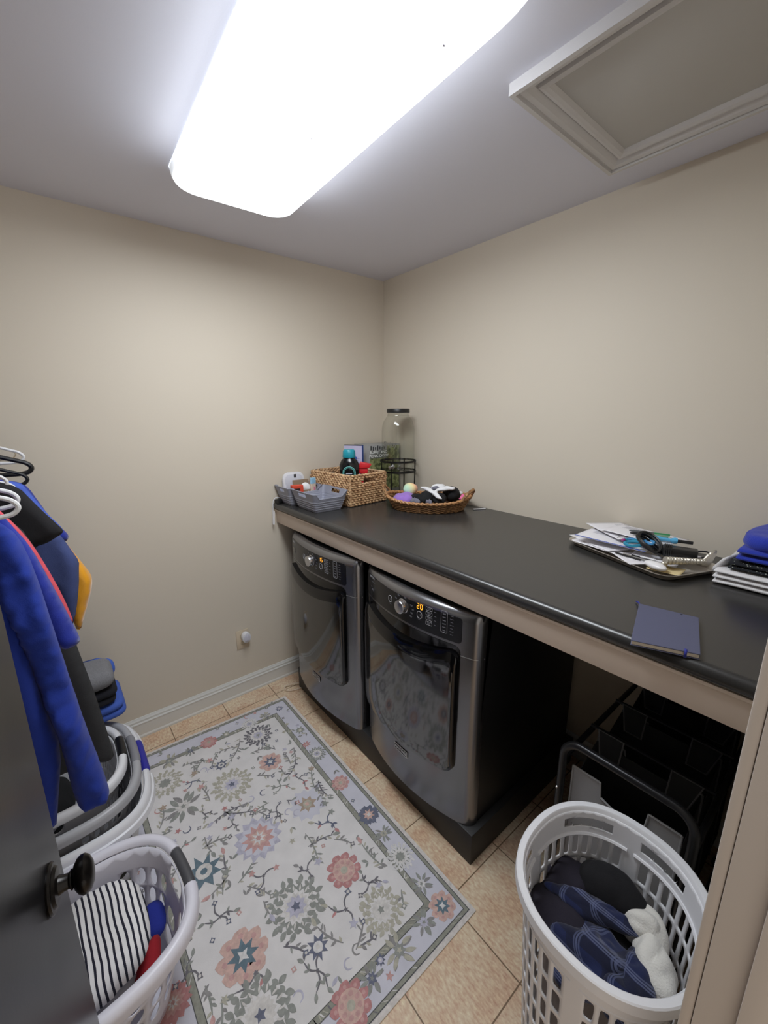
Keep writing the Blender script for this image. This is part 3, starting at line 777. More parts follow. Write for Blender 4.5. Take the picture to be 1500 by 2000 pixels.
for i, x in enumerate(bx):
    x1 = (bx[i+1]-.012) if i < 3 else -.115
    ztop = .692 if i == 0 else .705
    f = MB(); ya, yb = SY0-.028, SY1+.028
    # front wall with scooped top
    def top(y):
        s = (ya-y)/(ya-yb)
        if s < .29 or s > .72: return ztop
        q = (s-.29)/.43; return ztop-.048-.018*math.sin(PI*q)
    ysn = [ya-(ya-yb)*k/60 for k in range(61)]
    f.loft([[(x, y, .15) for y in ysn], [(x, y, top(y)) for y in ysn], [(x+.003, y, top(y)) for y in ysn], [(x+.003, y, .15) for y in ysn]], closed=False)
    bgp = obj('bag', f, FABG if i == 0 else FABB, so, ang=60)
    f = MB()
    f.loft([[(x+.005, ya, .15), (x1, ya, .15), (x1, yb, .15), (x+.005, yb, .15)], [(x+.005, ya, ztop-.075), (x1, ya, ztop), (x1, yb, ztop), (x+.005, yb, ztop-.075)]], cap1=False)
    obj('bag_lining', f, FABB, bgp, smooth=False, solid=.002)
    e = MB(); e.tube([(x-.001, y, top(y)) for y in ysn], .0032, 6); e.tube([(x-.001, ya, .15), (x-.001, ya, ztop)], .0035, 6); e.tube([(x-.001, yb, .15), (x-.001, yb, ztop)], .0035, 6)
    obj('bag_binding', e, BINDL if i == 0 else BIND, bgp)
    if i:
        for a, b in ((.0, .27), (.73, 1.0)):
            y0, y1 = ya-(ya-yb)*a, ya-(ya-yb)*b; o0 = .02 if a < .1 else .0; o1 = .02 if b > .9 else 0
            P = [(x-.006, y0, ztop+.028), (x-.006, y1, ztop+.028), (x-.035, y1+o1*1.2, ztop-.055), (x-.035, y0-o0*1.2, ztop-.055)]
            fm_ = MB(); fm_.loft([P, [(px+.003, py, pz) for px, py, pz in P]]); fo = obj('flap', fm_, FABB, bgp, smooth=False)
            e = MB().tube(P, .0032, 6, True); obj('flap_binding', e, BIND, fo)
    if i: obj('hanging_bar', MB().tube([(x, SY0, ztop+.026), (x, SY1, ztop+.026)], .006, 8), TUBEM, so)
for x in (-.80, -.12):
    for y in (SY0, SY1):
        cst = MB().lathe([(0, -.011), (.026, -.011), (.028, -.006), (.028, .006), (.026, .011), (0, .011)], (x, y, .0285), 20, Matrix.Rotation(PI/2, 4, 'Y')); cst.box(x-.008, x+.008, y-.018, y+.018, .05, .075, .002)
        obj('caster', cst, BLACK_PL, so)
for y in (SY0+.004, SY1-.004):
    rv = MB().lathe([(0, 0), (.0045, 0), (.003, .003), (0, .0035)], (-.8345, y, .60), 10, Matrix.Rotation(-PI/2, 4, 'Y')); obj('rivet', rv, CHROME, so)

# ================================================================== tall white hamper
HC = Vector((-1.079, -2.188, 0)); HA, HB, HZ = .212, .198, .70
hp = thing('laundry_hamper', (HC.x, HC.y, 0), 'tall oval white plastic hamper full of dark clothes by the doorway', 'hamper')
def hsurf(u, z, d=0.0):
    k = .80+.20*(z/HZ); t = 2*PI*u; x, y = sup(t, HA*k-.012-d, HB*k-.012-d, 2.25)
    return Vector((HC.x+x, HC.y+y, z))
wl = MB()
NC = 40
perf(wl, lambda u, v: hsurf(u, .02+.595*v), NC, 8, lambda i, j: hole_round(.64, .82, 5.0) if i % 10 not in (0,) else None)
zc = [.615, .638, .668, .688]
def csurf(u, v):
    k = min(2, int(v*3)); t = v*3-k; return hsurf(u, zc[k]+(zc[k+1]-zc[k])*t)
RING16 = [(k/4, 0) for k in range(4)]+[(1, k/4) for k in range(4)]+[(1-k/4, 1) for k in range(4)]+[(0, 1-k/4) for k in range(4)]
SLOTS = [(2, 6), (11, 14), (36, 39)]      # hand slots in the collar
def handh(i, j):
    if j != 1: return None
    for a, b in SLOTS:
        if a <= i <= b:
            lo = .08 if i == a else -.001; hi = .92 if i == b else 1.001
            return [(lo+(hi-lo)*p, .04+.92*q) for p, q in RING16]
    return None
perf(wl, csurf, NC, 3, handh)
obj('slotted_wall', wl, WHITE_PL, hp, solid=.004, merge=.0004, ang=50)
bt = MB(); bt.loft([[hsurf(k/40, z) for k in range(40)] for z in (.0, .03)]); obj('bottom', bt, WHITE_PL, hp)
rm = MB(); rings = []
for k in range(64):
    u = k/64; p = hsurf(u, HZ); c = Vector((p.x-HC.x, p.y-HC.y, 0)).normalized()
    rings.append([p+c*a+Vector((0, 0, b)) for a, b in ((-.004, -.022), (.0, -.001), (.002, .001), (.015, .0015), (.018, -.001), (.0195, -.024), (.0165, -.024), (.0145, -.004), (.003, -.004), (.001, -.022))])
rm.loft(rings, loop=True); obj('rim', rm, WHITE_PL, hp, ang=40)
# raised frames round the window groups (inside face)
for c0 in range(4):
    fr_ = MB(); P = []
    for k in range(20): P.append(hsurf((c0*10+1-.25+9.5*k/19)/NC, .617, .004))
    fr_.tube(P, .0055, 6); obj('slot_frame', fr_, WHITE_PL, hp)

# ---- clothes in the hamper
def plaid(name, base, c1, c2, sc):
    m = mat(name, base, .95, sheen=.2, bump=.25, bscale=500); N, L = nodes_of(m); b = N['Principled BSDF']
    tc = N.new('ShaderNodeTexCoord'); sp = N.new('ShaderNodeSeparateXYZ'); L.new(tc.outputs['Object'], sp.inputs[0])
    cur = None; prevc = lin(base)
    def band(ax, ph, w, col, fac, prev, scale=sc):
        a = N.new('ShaderNodeMath'); a.operation = 'MULTIPLY_ADD'; a.inputs[1].default_value = scale; a.inputs[2].default_value = ph; L.new(ax, a.inputs[0])
        f = N.new('ShaderNodeMath'); f.operation = 'FRACT'; L.new(a.outputs[0], f.inputs[0])
        l = N.new('ShaderNodeMath'); l.operation = 'LESS_THAN'; l.inputs[1].default_value = w; L.new(f.outputs[0], l.inputs[0])
        g = N.new('ShaderNodeMath'); g.operation = 'MULTIPLY'; g.inputs[1].default_value = fac; L.new(l.outputs[0], g.inputs[0])
        mx = N.new('ShaderNodeMix'); mx.data_type = 'RGBA'; mx.inputs[7].default_value = (*lin(col), 1); L.new(g.outputs[0], mx.inputs[0])
        if prev is None: mx.inputs[6].default_value = (*prevc, 1)
        else: L.new(prev, mx.inputs[6])
        return mx.outputs[2]
    o1 = N.new('ShaderNodeMath'); o1.operation = 'ADD'; L.new(sp.outputs[0], o1.inputs[0]); L.new(sp.outputs[2], o1.inputs[1])
    o2 = N.new('ShaderNodeMath'); o2.operation = 'SUBTRACT'; L.new(sp.outputs[1], o2.inputs[0]); L.new(sp.outputs[2], o2.inputs[1])
    q = band(o1.outputs[0], .1, .40, (14, 18, 44), .85, None); q = band(o2.outputs[0], .3, .40, (14, 18, 44), .7, q)
    for ph, w, fc in ((.52, .05, .55), (.60, .05, .75), (.68, .05, .55)): q = band(o1.outputs[0], ph, w, c1, fc, q)
    for ph, w, fc in ((.22, .05, .5), (.30, .05, .7), (.38, .05, .5)): q = band(o2.outputs[0], ph, w, c2, fc, q)
    L.new(q, b.inputs['Base Color']); return m
PLAID = plaid('navy_plaid_flannel', (22, 32, 72), (104, 110, 140), (92, 100, 134), 13.0)
def cloth(name, m, pieces, label, cat='clothing', group=None, subd=1):
    mb = MB()
    for p_ in pieces: mb.blob(**p_)
    return obj(name, mb, m, label=label, cat=cat, group=group, subd=subd, ang=180)
def B_(x, y, z, rx, ry, rz, seed, amp=.25, fr=9, rz_=0, ridge=.35, tilt=0): return dict(c=(x, y, z), rx=rx, ry=ry, rz=rz, seed=seed, amp=amp, fr=fr, nu=40, nv=24, ridge=ridge, mtx=Matrix.Rotation(math.radians(rz_), 4, 'Z') @ Matrix.Rotation(math.radians(tilt), 4, 'Y'))
cloth('plaid_shirt', PLAID, [B_(-1.13, -2.19, .500, .095, .095, .05, 4, .3, 11, 20, .5), B_(-1.145, -2.26, .505, .055, .05, .045, 9, .3, 12, -20, .5), B_(-1.045, -2.145, .540, .03, .115, .024, 14, .25, 14, 25, .5), B_(-1.10, -2.275, .525, .075, .035, .03, 15, .25, 14, 15, .5)], 'crumpled navy plaid flannel shirt on top of the hamper', 'shirt')
cloth('dark_jersey', mat('charcoal_purple_knit', (36, 32, 44), .95, bump=.3, bscale=300), [B_(-1.11, -2.09, .505, .078, .075, .045, 21, .2, 8, 30, .3), B_(-1.01, -2.075, .510, .062, .065, .05, 22, .25, 9, 0, .35)], 'charcoal jersey clump at the far end inside the hamper', 'clothing')
cloth('black_sweatshirt', mat('black_fleece', (17, 16, 20), .95, bump=.3, bscale=300), [B_(-.965, -2.165, .530, .055, .085, .07, 31, .2, 8, 10, .3), B_(-1.02, -2.16, .47, .10, .11, .04, 32, .2, 8, 0, .3)], 'black sweatshirt against the counter side of the hamper', 'clothing')
cloth('white_fleece', mat('white_sherpa', (222, 219, 212), .98, bump=.9, bscale=260, sheen=.3), [B_(-1.035, -2.29, .520, .075, .045, .045, 41, .25, 12, 25, .35), B_(-.985, -2.25, .53, .045, .055, .05, 42, .3, 12, 0, .35)], 'white fleece garment at the doorway end of the hamper', 'clothing')
cloth('laundry_pile', mat('mixed_grey_cloth', (150, 138, 132), .95, bump=.4, bscale=200, vary=.5, vscale=14), [B_(-1.079, -2.188, .24, .145, .135, .215, 51, .05, 8, 0, .06)], 'greyish clothes packed low inside the hamper, seen through its slots', 'clothing', subd=0)

# ================================================================== laundry baskets on the left
def basket(name, label, cx, cy, a, b, n, zb, zr, taper, pat, m, gripm, rimr=.013, double=False, bow=0.0, hspan=.1, rotz=0.0, hole=None, ush=0.0):
    t = thing(name, (cx, cy, zb), label, 'laundry basket', 'laundry baskets by the door')
    R = rot((cx, cy, 0), rotz)
    def S(u, z, d=0.0):
        k = taper+(1-taper)*((z-zb)/(zr-zb)); x, y = sup(2*PI*u, a*k-d, b*k-d, n)
        return R @ Vector((cx+x, cy+y, z))
    w_ = MB(); perf(w_, lambda u, v: S(u+ush, zb+.01+(zr-zb-.02)*v, .012), pat[0], pat[1], hole)
    obj('basket_wall', w_, m, t, solid=.003, merge=.0004, ang=50)
    f_ = MB(); f_.loft([[S(k/48, z, .012) for k in range(48)] for z in (zb, zb+.012)]); obj('bottom', f_, m, t)
    # rim, split where the hand grips are
    NR = 96
    def ring(u, r=1.0, grip=False):
        p = S(u, zr); q = S(u+.002, zr)-S(u-.002, zr); tn = Vector((q.x, q.y, 0)).normalized(); o = Vector((tn.y, -tn.x, 0))
        pr = [(-.012, -.004), (-.009, .005), (-.002, .0095), (.008, .009), (.016, .003), (.019, -.008), (.0185, -.026), (.0155, -.027), (.0135, -.010), (.005, .0), (-.004, -.004), (-.008, -.010)]
        pr = [(x_*rimr/.0135, z_*rimr/.0135) for x_, z_ in pr]
        if grip: pr = [(.004+.0165*r*math.cos(2*PI*k/12), -.004+.0145*r*math.sin(2*PI*k/12)) for k in range(12)]
        if double and not grip: pr = [(-.010, -.004), (-.010, .006), (-.004, .012), (.006, .012), (.013, .006), (.016, -.004), (.018, -.016), (.024, -.020), (.026, -.030), (.028, -.042), (.022, -.044), (.014, -.020), (.004, -.010)]
        return [p+o*x+Vector((0, 0, z*(r if not double else 1))) for x, z in pr]
    def au(y):   # u where the right side reaches local y
        return math.asin(max(-1, min(1, (abs(y)/b)**(n/2)*math.copysign(1, y))))/(2*PI)
    h = au(hspan)
    arcs = [(h, .5-h), (.5+h, 1-h)]
    rm_ = MB()
    for u0, u1 in arcs: rm_.loft([ring(u0+(u1-u0)*k/48) for k in range(49)])
    obj('rim', rm_, m, t, ang=40)
    for c_ in (0, .5):
        g = MB(); g.loft([ring(c_-h+2*h*k/12, 1.0 if 0 < k < 12 else .9, True) for k in range(13)]); obj('grip', g, gripm, t, label='hand grip of another colour', ang=40)
    return t, S
dia = lambda i, j: [(.5+.40*a, .5+.42*b_) for a, b_ in [(math.copysign(1, math.cos(q))*min(1, abs(math.cos(q))**1.2), math.copysign(1, math.sin(q))*abs(math.sin(q))**1.2) for q in [-3*PI/4+2*PI*k/16 for k in range(16)]]]
GRIPB = mat('blue_grip', (44, 44, 150), .45)
basket('laundry_basket', 'large white laundry basket with blue hand grips, lowest of the nested stack', -2.165, -.615, .311, .324, 3.8, .006, .36, .80, (56, 7), WHITE_PL, GRIPB, double=True, hspan=.10, hole=lambda i, j: hole_round(.42, .50, 2, cx=.5 if j % 2 else .62) if j in (2, 3, 4) and i % 2 == j % 2 else None)
basket('laundry_basket', 'grey laundry basket nested in the white basket with blue grips', -2.165, -.64, .284, .280, 3.3, .035, .43, .80, (48, 8), mat('light_grey_plastic', (168, 168, 172), .38), mat('mid_grey_grip', (132, 132, 138), .45), hspan=.085, hole=lambda i, j: hole_round(.55, .6, 3) if 2 <= j <= 6 and i % 6 else None)
basket('laundry_basket', 'white laundry basket with black grips, topmost of the nested stack', -2.165, -.625, .245, .222, 2.9, .065, .455, .80, (60, 9), WHITE_PL, BLACK_PL, hspan=.06, hole=lambda i, j: hole_round(.62, .7, 2.2, skew=.5) if j in (6, 7) and 14 < i < 46 else (hole_round(.34, .55, 5) if j in (3, 4, 5, 6) and (i < 8 or i > 51) else None))
BH = [(q[0], q[1]) for q in hole_round(.62, .86, 2.0, skew=.12)]
tb, SB = basket('laundry_basket', 'white laundry basket with dark grey grips holding the striped shirt', -2.125, -1.222, .296, .232, 2.9, .006, .345, .74, (24, 5), mat('cool_white_plastic', (224, 222, 232), .36), mat('dark_grey_grip', (78, 78, 82), .5), rimr=.0165, hspan=.072, rotz=5, ush=-.5/24, hole=lambda i, j: (BH if 1 <= j <= 3 and not (j == 3 and i in (0, 12)) and (i < 5 or i > 19 or i % 6 in (1, 2, 3)) else (hole_round(1.0, .96, 2.6) if j == 4 and i in (0, 12) else None)))
# contents of the near basket
def stripes(name):
    m = mat(name, (226, 224, 224), .95, bump=.2, bscale=400); N, L = nodes_of(m); b = N['Principled BSDF']
    tc = N.new('ShaderNodeTexCoord'); sp = N.new('ShaderNodeSeparateXYZ'); L.new(tc.outputs['Object'], sp.inputs[0])
    nz = N.new('ShaderNodeTexNoise'); nz.inputs['Scale'].default_value = 9; L.new(tc.outputs['Object'], nz.inputs['Vector'])
    s = N.new('ShaderNodeMath'); s.operation = 'MULTIPLY_ADD'; s.inputs[1].default_value = .012; L.new(nz.outputs['Fac'], s.inputs[0]); L.new(sp.outputs[0], s.inputs[2])
    y_ = N.new('ShaderNodeMath'); y_.operation = 'MULTIPLY_ADD'; y_.inputs[1].default_value = .06; L.new(sp.outputs[1], y_.inputs[0]); L.new(s.outputs[0], y_.inputs[2])
    a = N.new('ShaderNodeMath'); a.operation = 'MULTIPLY'; a.inputs[1].default_value = 62; L.new(y_.outputs[0], a.inputs[0])
    f = N.new('ShaderNodeMath'); f.operation = 'FRACT'; L.new(a.outputs[0], f.inputs[0])
    l = N.new('ShaderNodeMath'); l.operation = 'LESS_THAN'; l.inputs[1].default_value = .36; L.new(f.outputs[0], l.inputs[0])
    mx = N.new('ShaderNodeMix'); mx.data_type = 'RGBA'; mx.inputs[6].default_value = (*lin((232, 230, 230)), 1); mx.inputs[7].default_value = (*lin((30, 30, 46)), 1)
    L.new(l.outputs[0], mx.inputs[0]); L.new(mx.outputs[2], b.inputs['Base Color']); return m
STR = stripes('navy_striped_jersey')
mb = MB()
sp_ = [(-2.30, -1.07), (-2.12, -1.035), (-1.955, -1.075), (-1.935, -1.22), (-1.955, -1.335), (-2.06, -1.365), (-2.30, -1.34)]
TS = basis((-2.0, -1.2, .285), (1, 0, .20), (0, 1, .10))
pillow(mb, [(x+2.0, y+1.2) for x, y in smooth_poly(sp_, 2)], .085, .05, lambda x, y, h: TS @ Vector((x, y, h)), .016, lambda x, y: .006*noise.noise(Vector((x*14, y*9, 1))))
obj('striped_shirt', mb, STR, label='folded white shirt with navy stripes in the near basket', cat='shirt', ang=180)
def clothp(name, m, poly, org, xa, ya, T, D, label, cat='clothing', seed=0, amp=.008, step=.014):
    mb = MB(); M_ = basis(org, xa, ya)
    pillow(mb, smooth_poly(poly, 2), T, D, lambda x, y, h: M_ @ Vector((x, y, h)), step, lambda x, y: amp*noise.noise(Vector((x*16, y*16, seed))))
    return obj(name, mb, m, label=label, cat=cat, ang=180)
clothp('grey_shirt', mat('pale_grey_jersey', (158, 158, 164), .95, bump=.3, bscale=300), [(-.2, -.11), (.08, -.12), (.115, 0), (.10, .12), (-.2, .11)], (-2.05, -1.215, .165), (1, 0, .04), (0, 1, 0), .065, .05, 'pale grey shirt under the striped shirt in the near basket', 'shirt', 3, .01)
clothp('red_shirt', mat('red_jersey', (150, 22, 34), .9, bump=.3, bscale=300), [(-.04, -.09), (.035, -.08), (.045, .02), (.025, .05), (-.03, .0)], (-1.965, -1.27, .19), (1, -.2, .2), (.2, 1, .12), .045, .025, 'red garment with white lettering at the rug side of the near basket', 'clothing', 5, .01)
lw = MB(); lw.tube(spline([(-1.925, -1.27, .266), (-1.935, -1.31, .262), (-1.955, -1.33, .258), (-1.975, -1.35, .25)], 6), .005, 6)
clothp('royal_blue_cloth', mat('royal_blue_cloth', (30, 44, 140), .9, bump=.3, bscale=300), [(-.04, -.06), (.03, -.05), (.035, .06), (-.03, .07)], (-1.925, -1.17, .17), (1, 0, .3), (0, 1, .05), .04, .03, 'small royal blue garment against the wall of the near basket', 'clothing', 7)
# dark clothes low in the big basket
clothp('olive_towel', mat('dark_olive_cloth', (52, 50, 40), .95, bump=.4, bscale=200), [(-.22, -.03), (.2, -.04), (.21, .02), (-.2, .03)], (-2.17, -.905, .16), (1, 0, 0), (0, 1, .2), .08, .03, 'dark olive cloth in the gap of the lowest basket', 'towel', 9)
clothp('black_garment', mat('black_cotton', (16, 16, 18), .95, bump=.3, bscale=300), [(-.16, -.13), (.08, -.14), (.12, 0), (.09, .14), (-.15, .13)], (-2.2, -.60, .30), (1, 0, 0), (0, 1, 0), .14, .07, 'black garment lying in the topmost nested basket', 'clothing', 11)
# folded clothes resting on the far rims
def folded(name, m, x0, x1, y0, y1, z0, z1, label, seed=0, cat='folded clothes', layers=2, group='folded clothes on the basket stack', skew=0.0):
    mb = MB(); n_ = layers; h = (z1-z0)/n_
    cx, cy = (x0+x1)/2, (y0+y1)/2
    for l in range(n_):
        a, b = (x1-x0)/2-.004*((l+seed) % 3), (y1-y0)/2-.003*((l*2+seed) % 3); rings = []
        for k in range(15):
            t = -PI/2+PI*k/14; r = h*.5; zc_ = z0+h*(l+.5)
            ring = []
            for q in range(56):
                x, y = sup(2*PI*q/56, a-r+r*math.cos(t), b-r+r*math.cos(t), 7)
                w = .006*noise.noise(Vector(((cx+x)*9, (cy+y)*9, seed+l*3.1)))
                ring.append((cx+x+skew*(zc_-z0), cy+y, zc_+r*1.0*math.sin(t)+w*(.3+.7*l/n_)))
            rings.append(ring)
        mb.loft(rings)
    return obj(name, mb, m, label=label, cat=cat, group=group, ang=180)
folded('folded_jeans', mat('mid_blue_denim', (64, 92, 176), .95, bump=.4, bscale=350, vary=.12, vscale=20), -2.38, -1.858, -.46, -.21, .470, .545, 'folded blue cloth at the bottom of the small pile on the baskets', 1, layers=2)
folded('folded_trousers', mat('black_twill', (20, 21, 30), .95, bump=.3, bscale=350), -2.36, -1.885, -.47, -.28, .553, .622, 'folded black garment between grey and blue ones on the baskets', 2, layers=2)
folded('folded_sweater', mat('heather_grey_knit', (120, 120, 124), .95, bump=.5, bscale=350, vary=.3, vscale=180), -2.36, -1.888, -.475, -.275, .630, .712, 'folded heather grey sweater on top of the small pile', 3, layers=1)
folded('folded_shirt', mat('bright_blue_cotton', (70, 104, 196), .95, bump=.3, bscale=300), -2.34, -1.868, -.262, -.19, .553, .665, 'bright blue folded shirt standing behind the grey sweater', 4, layers=1)
# ================================================================== hanging clothes on a rail
RX, RZ_ = -2.345, 1.80
rl = thing('clothes_rail', (RX, -.66, RZ_), 'chrome clothes rail along the left wall holding hung garments', 'clothes rail')
obj('rod', MB().tube([(RX, -.04, RZ_), (RX, -1.30, RZ_)], .0125, 14), CHROME, rl)
for y in (-.08, -1.26):
    b_ = MB().tube(spline([(LX, y, RZ_+.0), (LX+.1, y, RZ_-.012), (RX-.02, y, RZ_-.016), (RX, y, RZ_-.014)], 6), .007, 8); b_.box(LX, LX+.006, y-.02, y+.02, RZ_-.05, RZ_+.05, .002)
    obj('rail_bracket', b_, TRIM_WHITE, rl)
HG = 'clothes hangers on the rail'
def hanger(y, ze, xe, m, r, label, tilt=0.0, drop=.035):
    """plastic tube hanger: ends at x = xe, z = ze (shoulder tip)"""
    w_ = xe-RX; t = thing('clothes_hanger', (RX, y, RZ_-.02), label, 'hanger', HG)
    zn = ze+.10
    P = []
    def yy(x): return y+tilt*(x-RX)/w_
    P += [(RX+.02, yy(RX+.02), zn)]+[(RX+w_*.5, yy(RX+w_*.5), ze+.062)]+[(xe-.045, yy(xe), ze+.022), (xe-.012, yy(xe), ze+.008), (xe, yy(xe), ze-.010), (xe-.012, yy(xe), ze-.026), (xe-.04, yy(xe), ze-.032)]
    P2 = [(2*RX-a, 2*y-b, c) for a, b, c in P][::-1]
    path = spline(P, 6)+spline(P2, 6)
    obj('frame', MB().tube(path, r, 8, True), m, t)
    hk = [(RX, y, zn), (RX, y, RZ_-.035)]+[(RX+.019*math.sin(q)-.0, y, RZ_-.002-.0+.019*math.cos(q)) for q in [PI*.75-PI*1.25*k/10 for k in range(11)]]
    obj('hook', MB().tube(hk, r*.62, 8), m if m is not HW_TAN else CHROME, t)
    return t
HW = mat('white_hanger_plastic', (228, 228, 230), .35); HB_ = mat('black_hanger_plastic', (20, 20, 22), .42); HW_TAN = mat('wire_hanger', (200, 186, 160), .35, .6)
hanger(-1.12, 1.588, -2.047, HW, .0058, 'white tube hanger of the blue long sleeved shirt, nearest on the rail')
hanger(-1.00, 1.588, -2.052, HW, .0058, 'second white tube hanger from the door, carrying the blue short sleeved shirt', .01)
hanger(-.70, 1.600, -2.085, HW, .005, 'white hanger inside the black shirt')
hanger(-.585, 1.560, -2.075, HW, .005, 'white hanger inside the navy shirt', 0)
hanger(-.30, 1.602, -2.030, HB_, .0085, 'thick black plastic hanger above the blue shirts at the far end')
hanger(-.36, 1.566, -2.047, HB_, .0062, 'thin black plastic hanger just in front of the thick black one')
hanger(-.22, 1.640, -2.050, HW, .0055, 'white hanger farthest back, rising above the black hangers')
hanger(-.16, 1.648, -2.075, HW_TAN, .0022, 'tan wire hanger at the far end of the rail')
GR = 'clothes hanging on the rail'
def G_(right, yv, T, m, name, label, cat='shirt', fold=0.012, seed=0, sleeve=None, mat2=None, D=.03, step=.016, lean=0.0, shear=0.0):
    """garment body: visible side outline mirrored about the rail; sleeve: outline of a sleeve part"""
    t = thing(name, (RX, yv, min(z for _, z in right)), label, cat, GR)
    poly = list(right)+[(2*RX-x, z) for x, z in right][::-1]
    fz = lambda x, z: fold*1.1*noise.noise(Vector((x*15, z*2.2, seed)))+fold*.5*abs(noise.noise(Vector((x*34+z*6, z*8, seed+3))))
    mb = MB(); pillow(mb, smooth_poly(poly, 1), T, D, lambda x, z, h: (x, yv+h+lean*(z-1.4)+shear*(x-RX), z), step, fz)
    obj('body', mb, m, t, ang=180)
    for k, sl in enumerate(sleeve or []):
        mb = MB(); dy = sl[1]
        fz2 = lambda x, z: fold*1.6*noise.noise(Vector((x*22+z*5, z*4, seed+9)))-fold*.9*abs(noise.noise(Vector((x*24-z*14, z*16, seed+4))))+fold*.5*noise.noise(Vector((x*60, z*30, seed)))
        pillow(mb, smooth_poly(sl[0], 2), sl[2], D, lambda x, z, h: (x, yv+dy+h+lean*(z-1.4)+shear*(x-RX), z), step*.8, fz2)
        obj('sleeve', mb, sl[3] if len(sl) > 3 else m, t, ang=180)
        if k == 0:   # the other sleeve, hidden in the photo
            mb = MB(); pillow(mb, smooth_poly([(2*RX-x, z) for x, z in sl[0]][::-1], 2), sl[2], D, lambda x, z, h: (x, yv+dy+h, z), step*1.5, fz2)
            obj('sleeve', mb, sl[3] if len(sl) > 3 else m, t, ang=180)
    return t
ROY = mat('royal_blue_fleece', (22, 50, 148), .92, bump=.25, bscale=350, sheen=.08, vary=.10, vscale=9)
ROY2 = mat('royal_blue_pique', (24, 44, 150), .9, bump=.35, bscale=500, sheen=.2)
NAVYC = mat('washed_navy_cotton', (62, 74, 122), .92, bump=.3, bscale=300, vary=.15, vscale=14)
GOLD = mat('gold_satin', (236, 164, 30), .42, sheen=.3, bump=.2, bscale=120)
BLKC = mat('black_jersey', (18, 17, 21), .9, bump=.2, bscale=300)
CHAR = mat('charcoal_suiting', (44, 44, 46), .85, bump=.2, bscale=600)
SALM = mat('salmon_jersey', (214, 84, 96), .9, bump=.2, bscale=300)
PBLUE = mat('periwinkle_jersey', (76, 102, 196), .9, bump=.2, bscale=300)
G_([(-2.30, 1.60), (-2.19, 1.575), (-2.11, 1.545), (-2.085, 1.47), (-2.088, 1.2), (-2.078, 1.0), (-2.066, .86), (-2.098, .70), (-2.118, .60)], -1.07, .07, ROY, 'long_sleeved_shirt', 'royal blue long sleeved shirt hanging nearest the door', 'shirt', .016, 1,
   [([(-2.13, 1.56), (-2.089, 1.542), (-2.068, 1.515), (-2.056, 1.478), (-2.044, 1.408), (-2.036, 1.322), (-2.028, 1.223), (-2.022, 1.138), (-2.015, 1.038), (-2.003, .91), (-1.988, .782), (-1.979, .69), (-1.978, .655), (-1.990, .640), (-2.015, .634), (-2.045, .640), (-2.058, .652), (-2.064, .742), (-2.066, .884), (-2.078, .98), (-2.088, 1.10), (-2.12, 1.3)], -.012, .085)])
G_([(-2.30, 1.60), (-2.18, 1.575), (-2.10, 1.55), (-2.075, 1.49), (-2.062, 1.2), (-2.060, .95), (-2.07, .80)], -.985, .05, ROY2, 'short_sleeved_shirt', 'royal blue short sleeved shirt behind the long sleeved one', 'shirt', .010, 2,
   [([(-2.12, 1.56), (-2.093, 1.545), (-2.070, 1.500), (-2.045, 1.441), (-2.026, 1.361), (-2.006, 1.273), (-1.990, 1.196), (-1.979, 1.140), (-1.980, 1.128), (-1.993, 1.122), (-2.022, 1.114), (-2.04, 1.14), (-2.075, 1.22), (-2.1, 1.4)], 0, .045)])
G_([(-2.30, 1.60), (-2.18, 1.58), (-2.105, 1.56), (-2.067, 1.492), (-2.044, 1.436), (-2.022, 1.358), (-2.001, 1.270), (-1.988, 1.190), (-1.988, 1.172), (-2.02, 1.165), (-2.06, 1.2), (-2.07, .9)], -.935, .022, SALM, 'salmon_shirt', 'salmon pink shirt of which a thin edge shows beside the blue ones', 'shirt', .004, 3, D=.015)
G_([(-2.30, 1.55), (-2.10, 1.52), (-2.05, 1.44), (-2.014, 1.26), (-1.993, 1.062), (-1.971, .892), (-1.957, .737), (-1.947, .602), (-1.950, .590), (-1.97, .588), (-1.998, .594), (-2.018, .603), (-2.06, .61), (-2.16, .60)], -.85, .05, CHAR, 'long_dark_garment', 'long charcoal garment hanging behind the blue sleeve down to the baskets', 'clothing', .006, 4)
G_([(-2.30, 1.64), (-2.16, 1.615), (-2.101, 1.592), (-2.059, 1.571), (-2.037, 1.529), (-2.011, 1.483), (-1.987, 1.444), (-1.969, 1.414), (-1.975, 1.402), (-1.992, 1.392), (-2.020, 1.376), (-2.05, 1.370), (-2.066, 1.34), (-2.071, 1.13), (-2.07, .95)], -.70, .06, BLKC, 'black_shirt', 'black short sleeved shirt with angled shoulder seam', 'shirt', .010, 5)
G_([(-2.30, 1.58), (-2.18, 1.56), (-2.116, 1.538), (-2.045, 1.484), (-2.001, 1.407), (-1.978, 1.368), (-1.956, 1.307), (-1.940, 1.259), (-1.945, 1.235), (-1.953, 1.173), (-1.975, 1.074), (-1.999, 1.005), (-2.003, 1.00), (-2.02, 1.10), (-2.04, 1.21), (-2.05, .9)], -.58, .065, NAVYC, 'navy_shirt', 'washed navy short sleeved shirt in front of the gold one', 'shirt', .012, 6)
G_([(-2.30, 1.57), (-2.17, 1.55), (-2.122, 1.533), (-2.035, 1.466), (-1.988, 1.359), (-1.959, 1.292), (-1.932, 1.227), (-1.909, 1.172), (-1.908, 1.14), (-1.918, 1.10), (-1.932, 1.058), (-1.956, .994), (-1.973, .940), (-1.992, .955), (-1.995, 1.1), (-2.03, 1.2), (-2.04, .95)], -.48, .06, GOLD, 'gold_shirt', 'gold satin shirt sleeve at the far end of the hanging clothes', 'shirt', .014, 7)
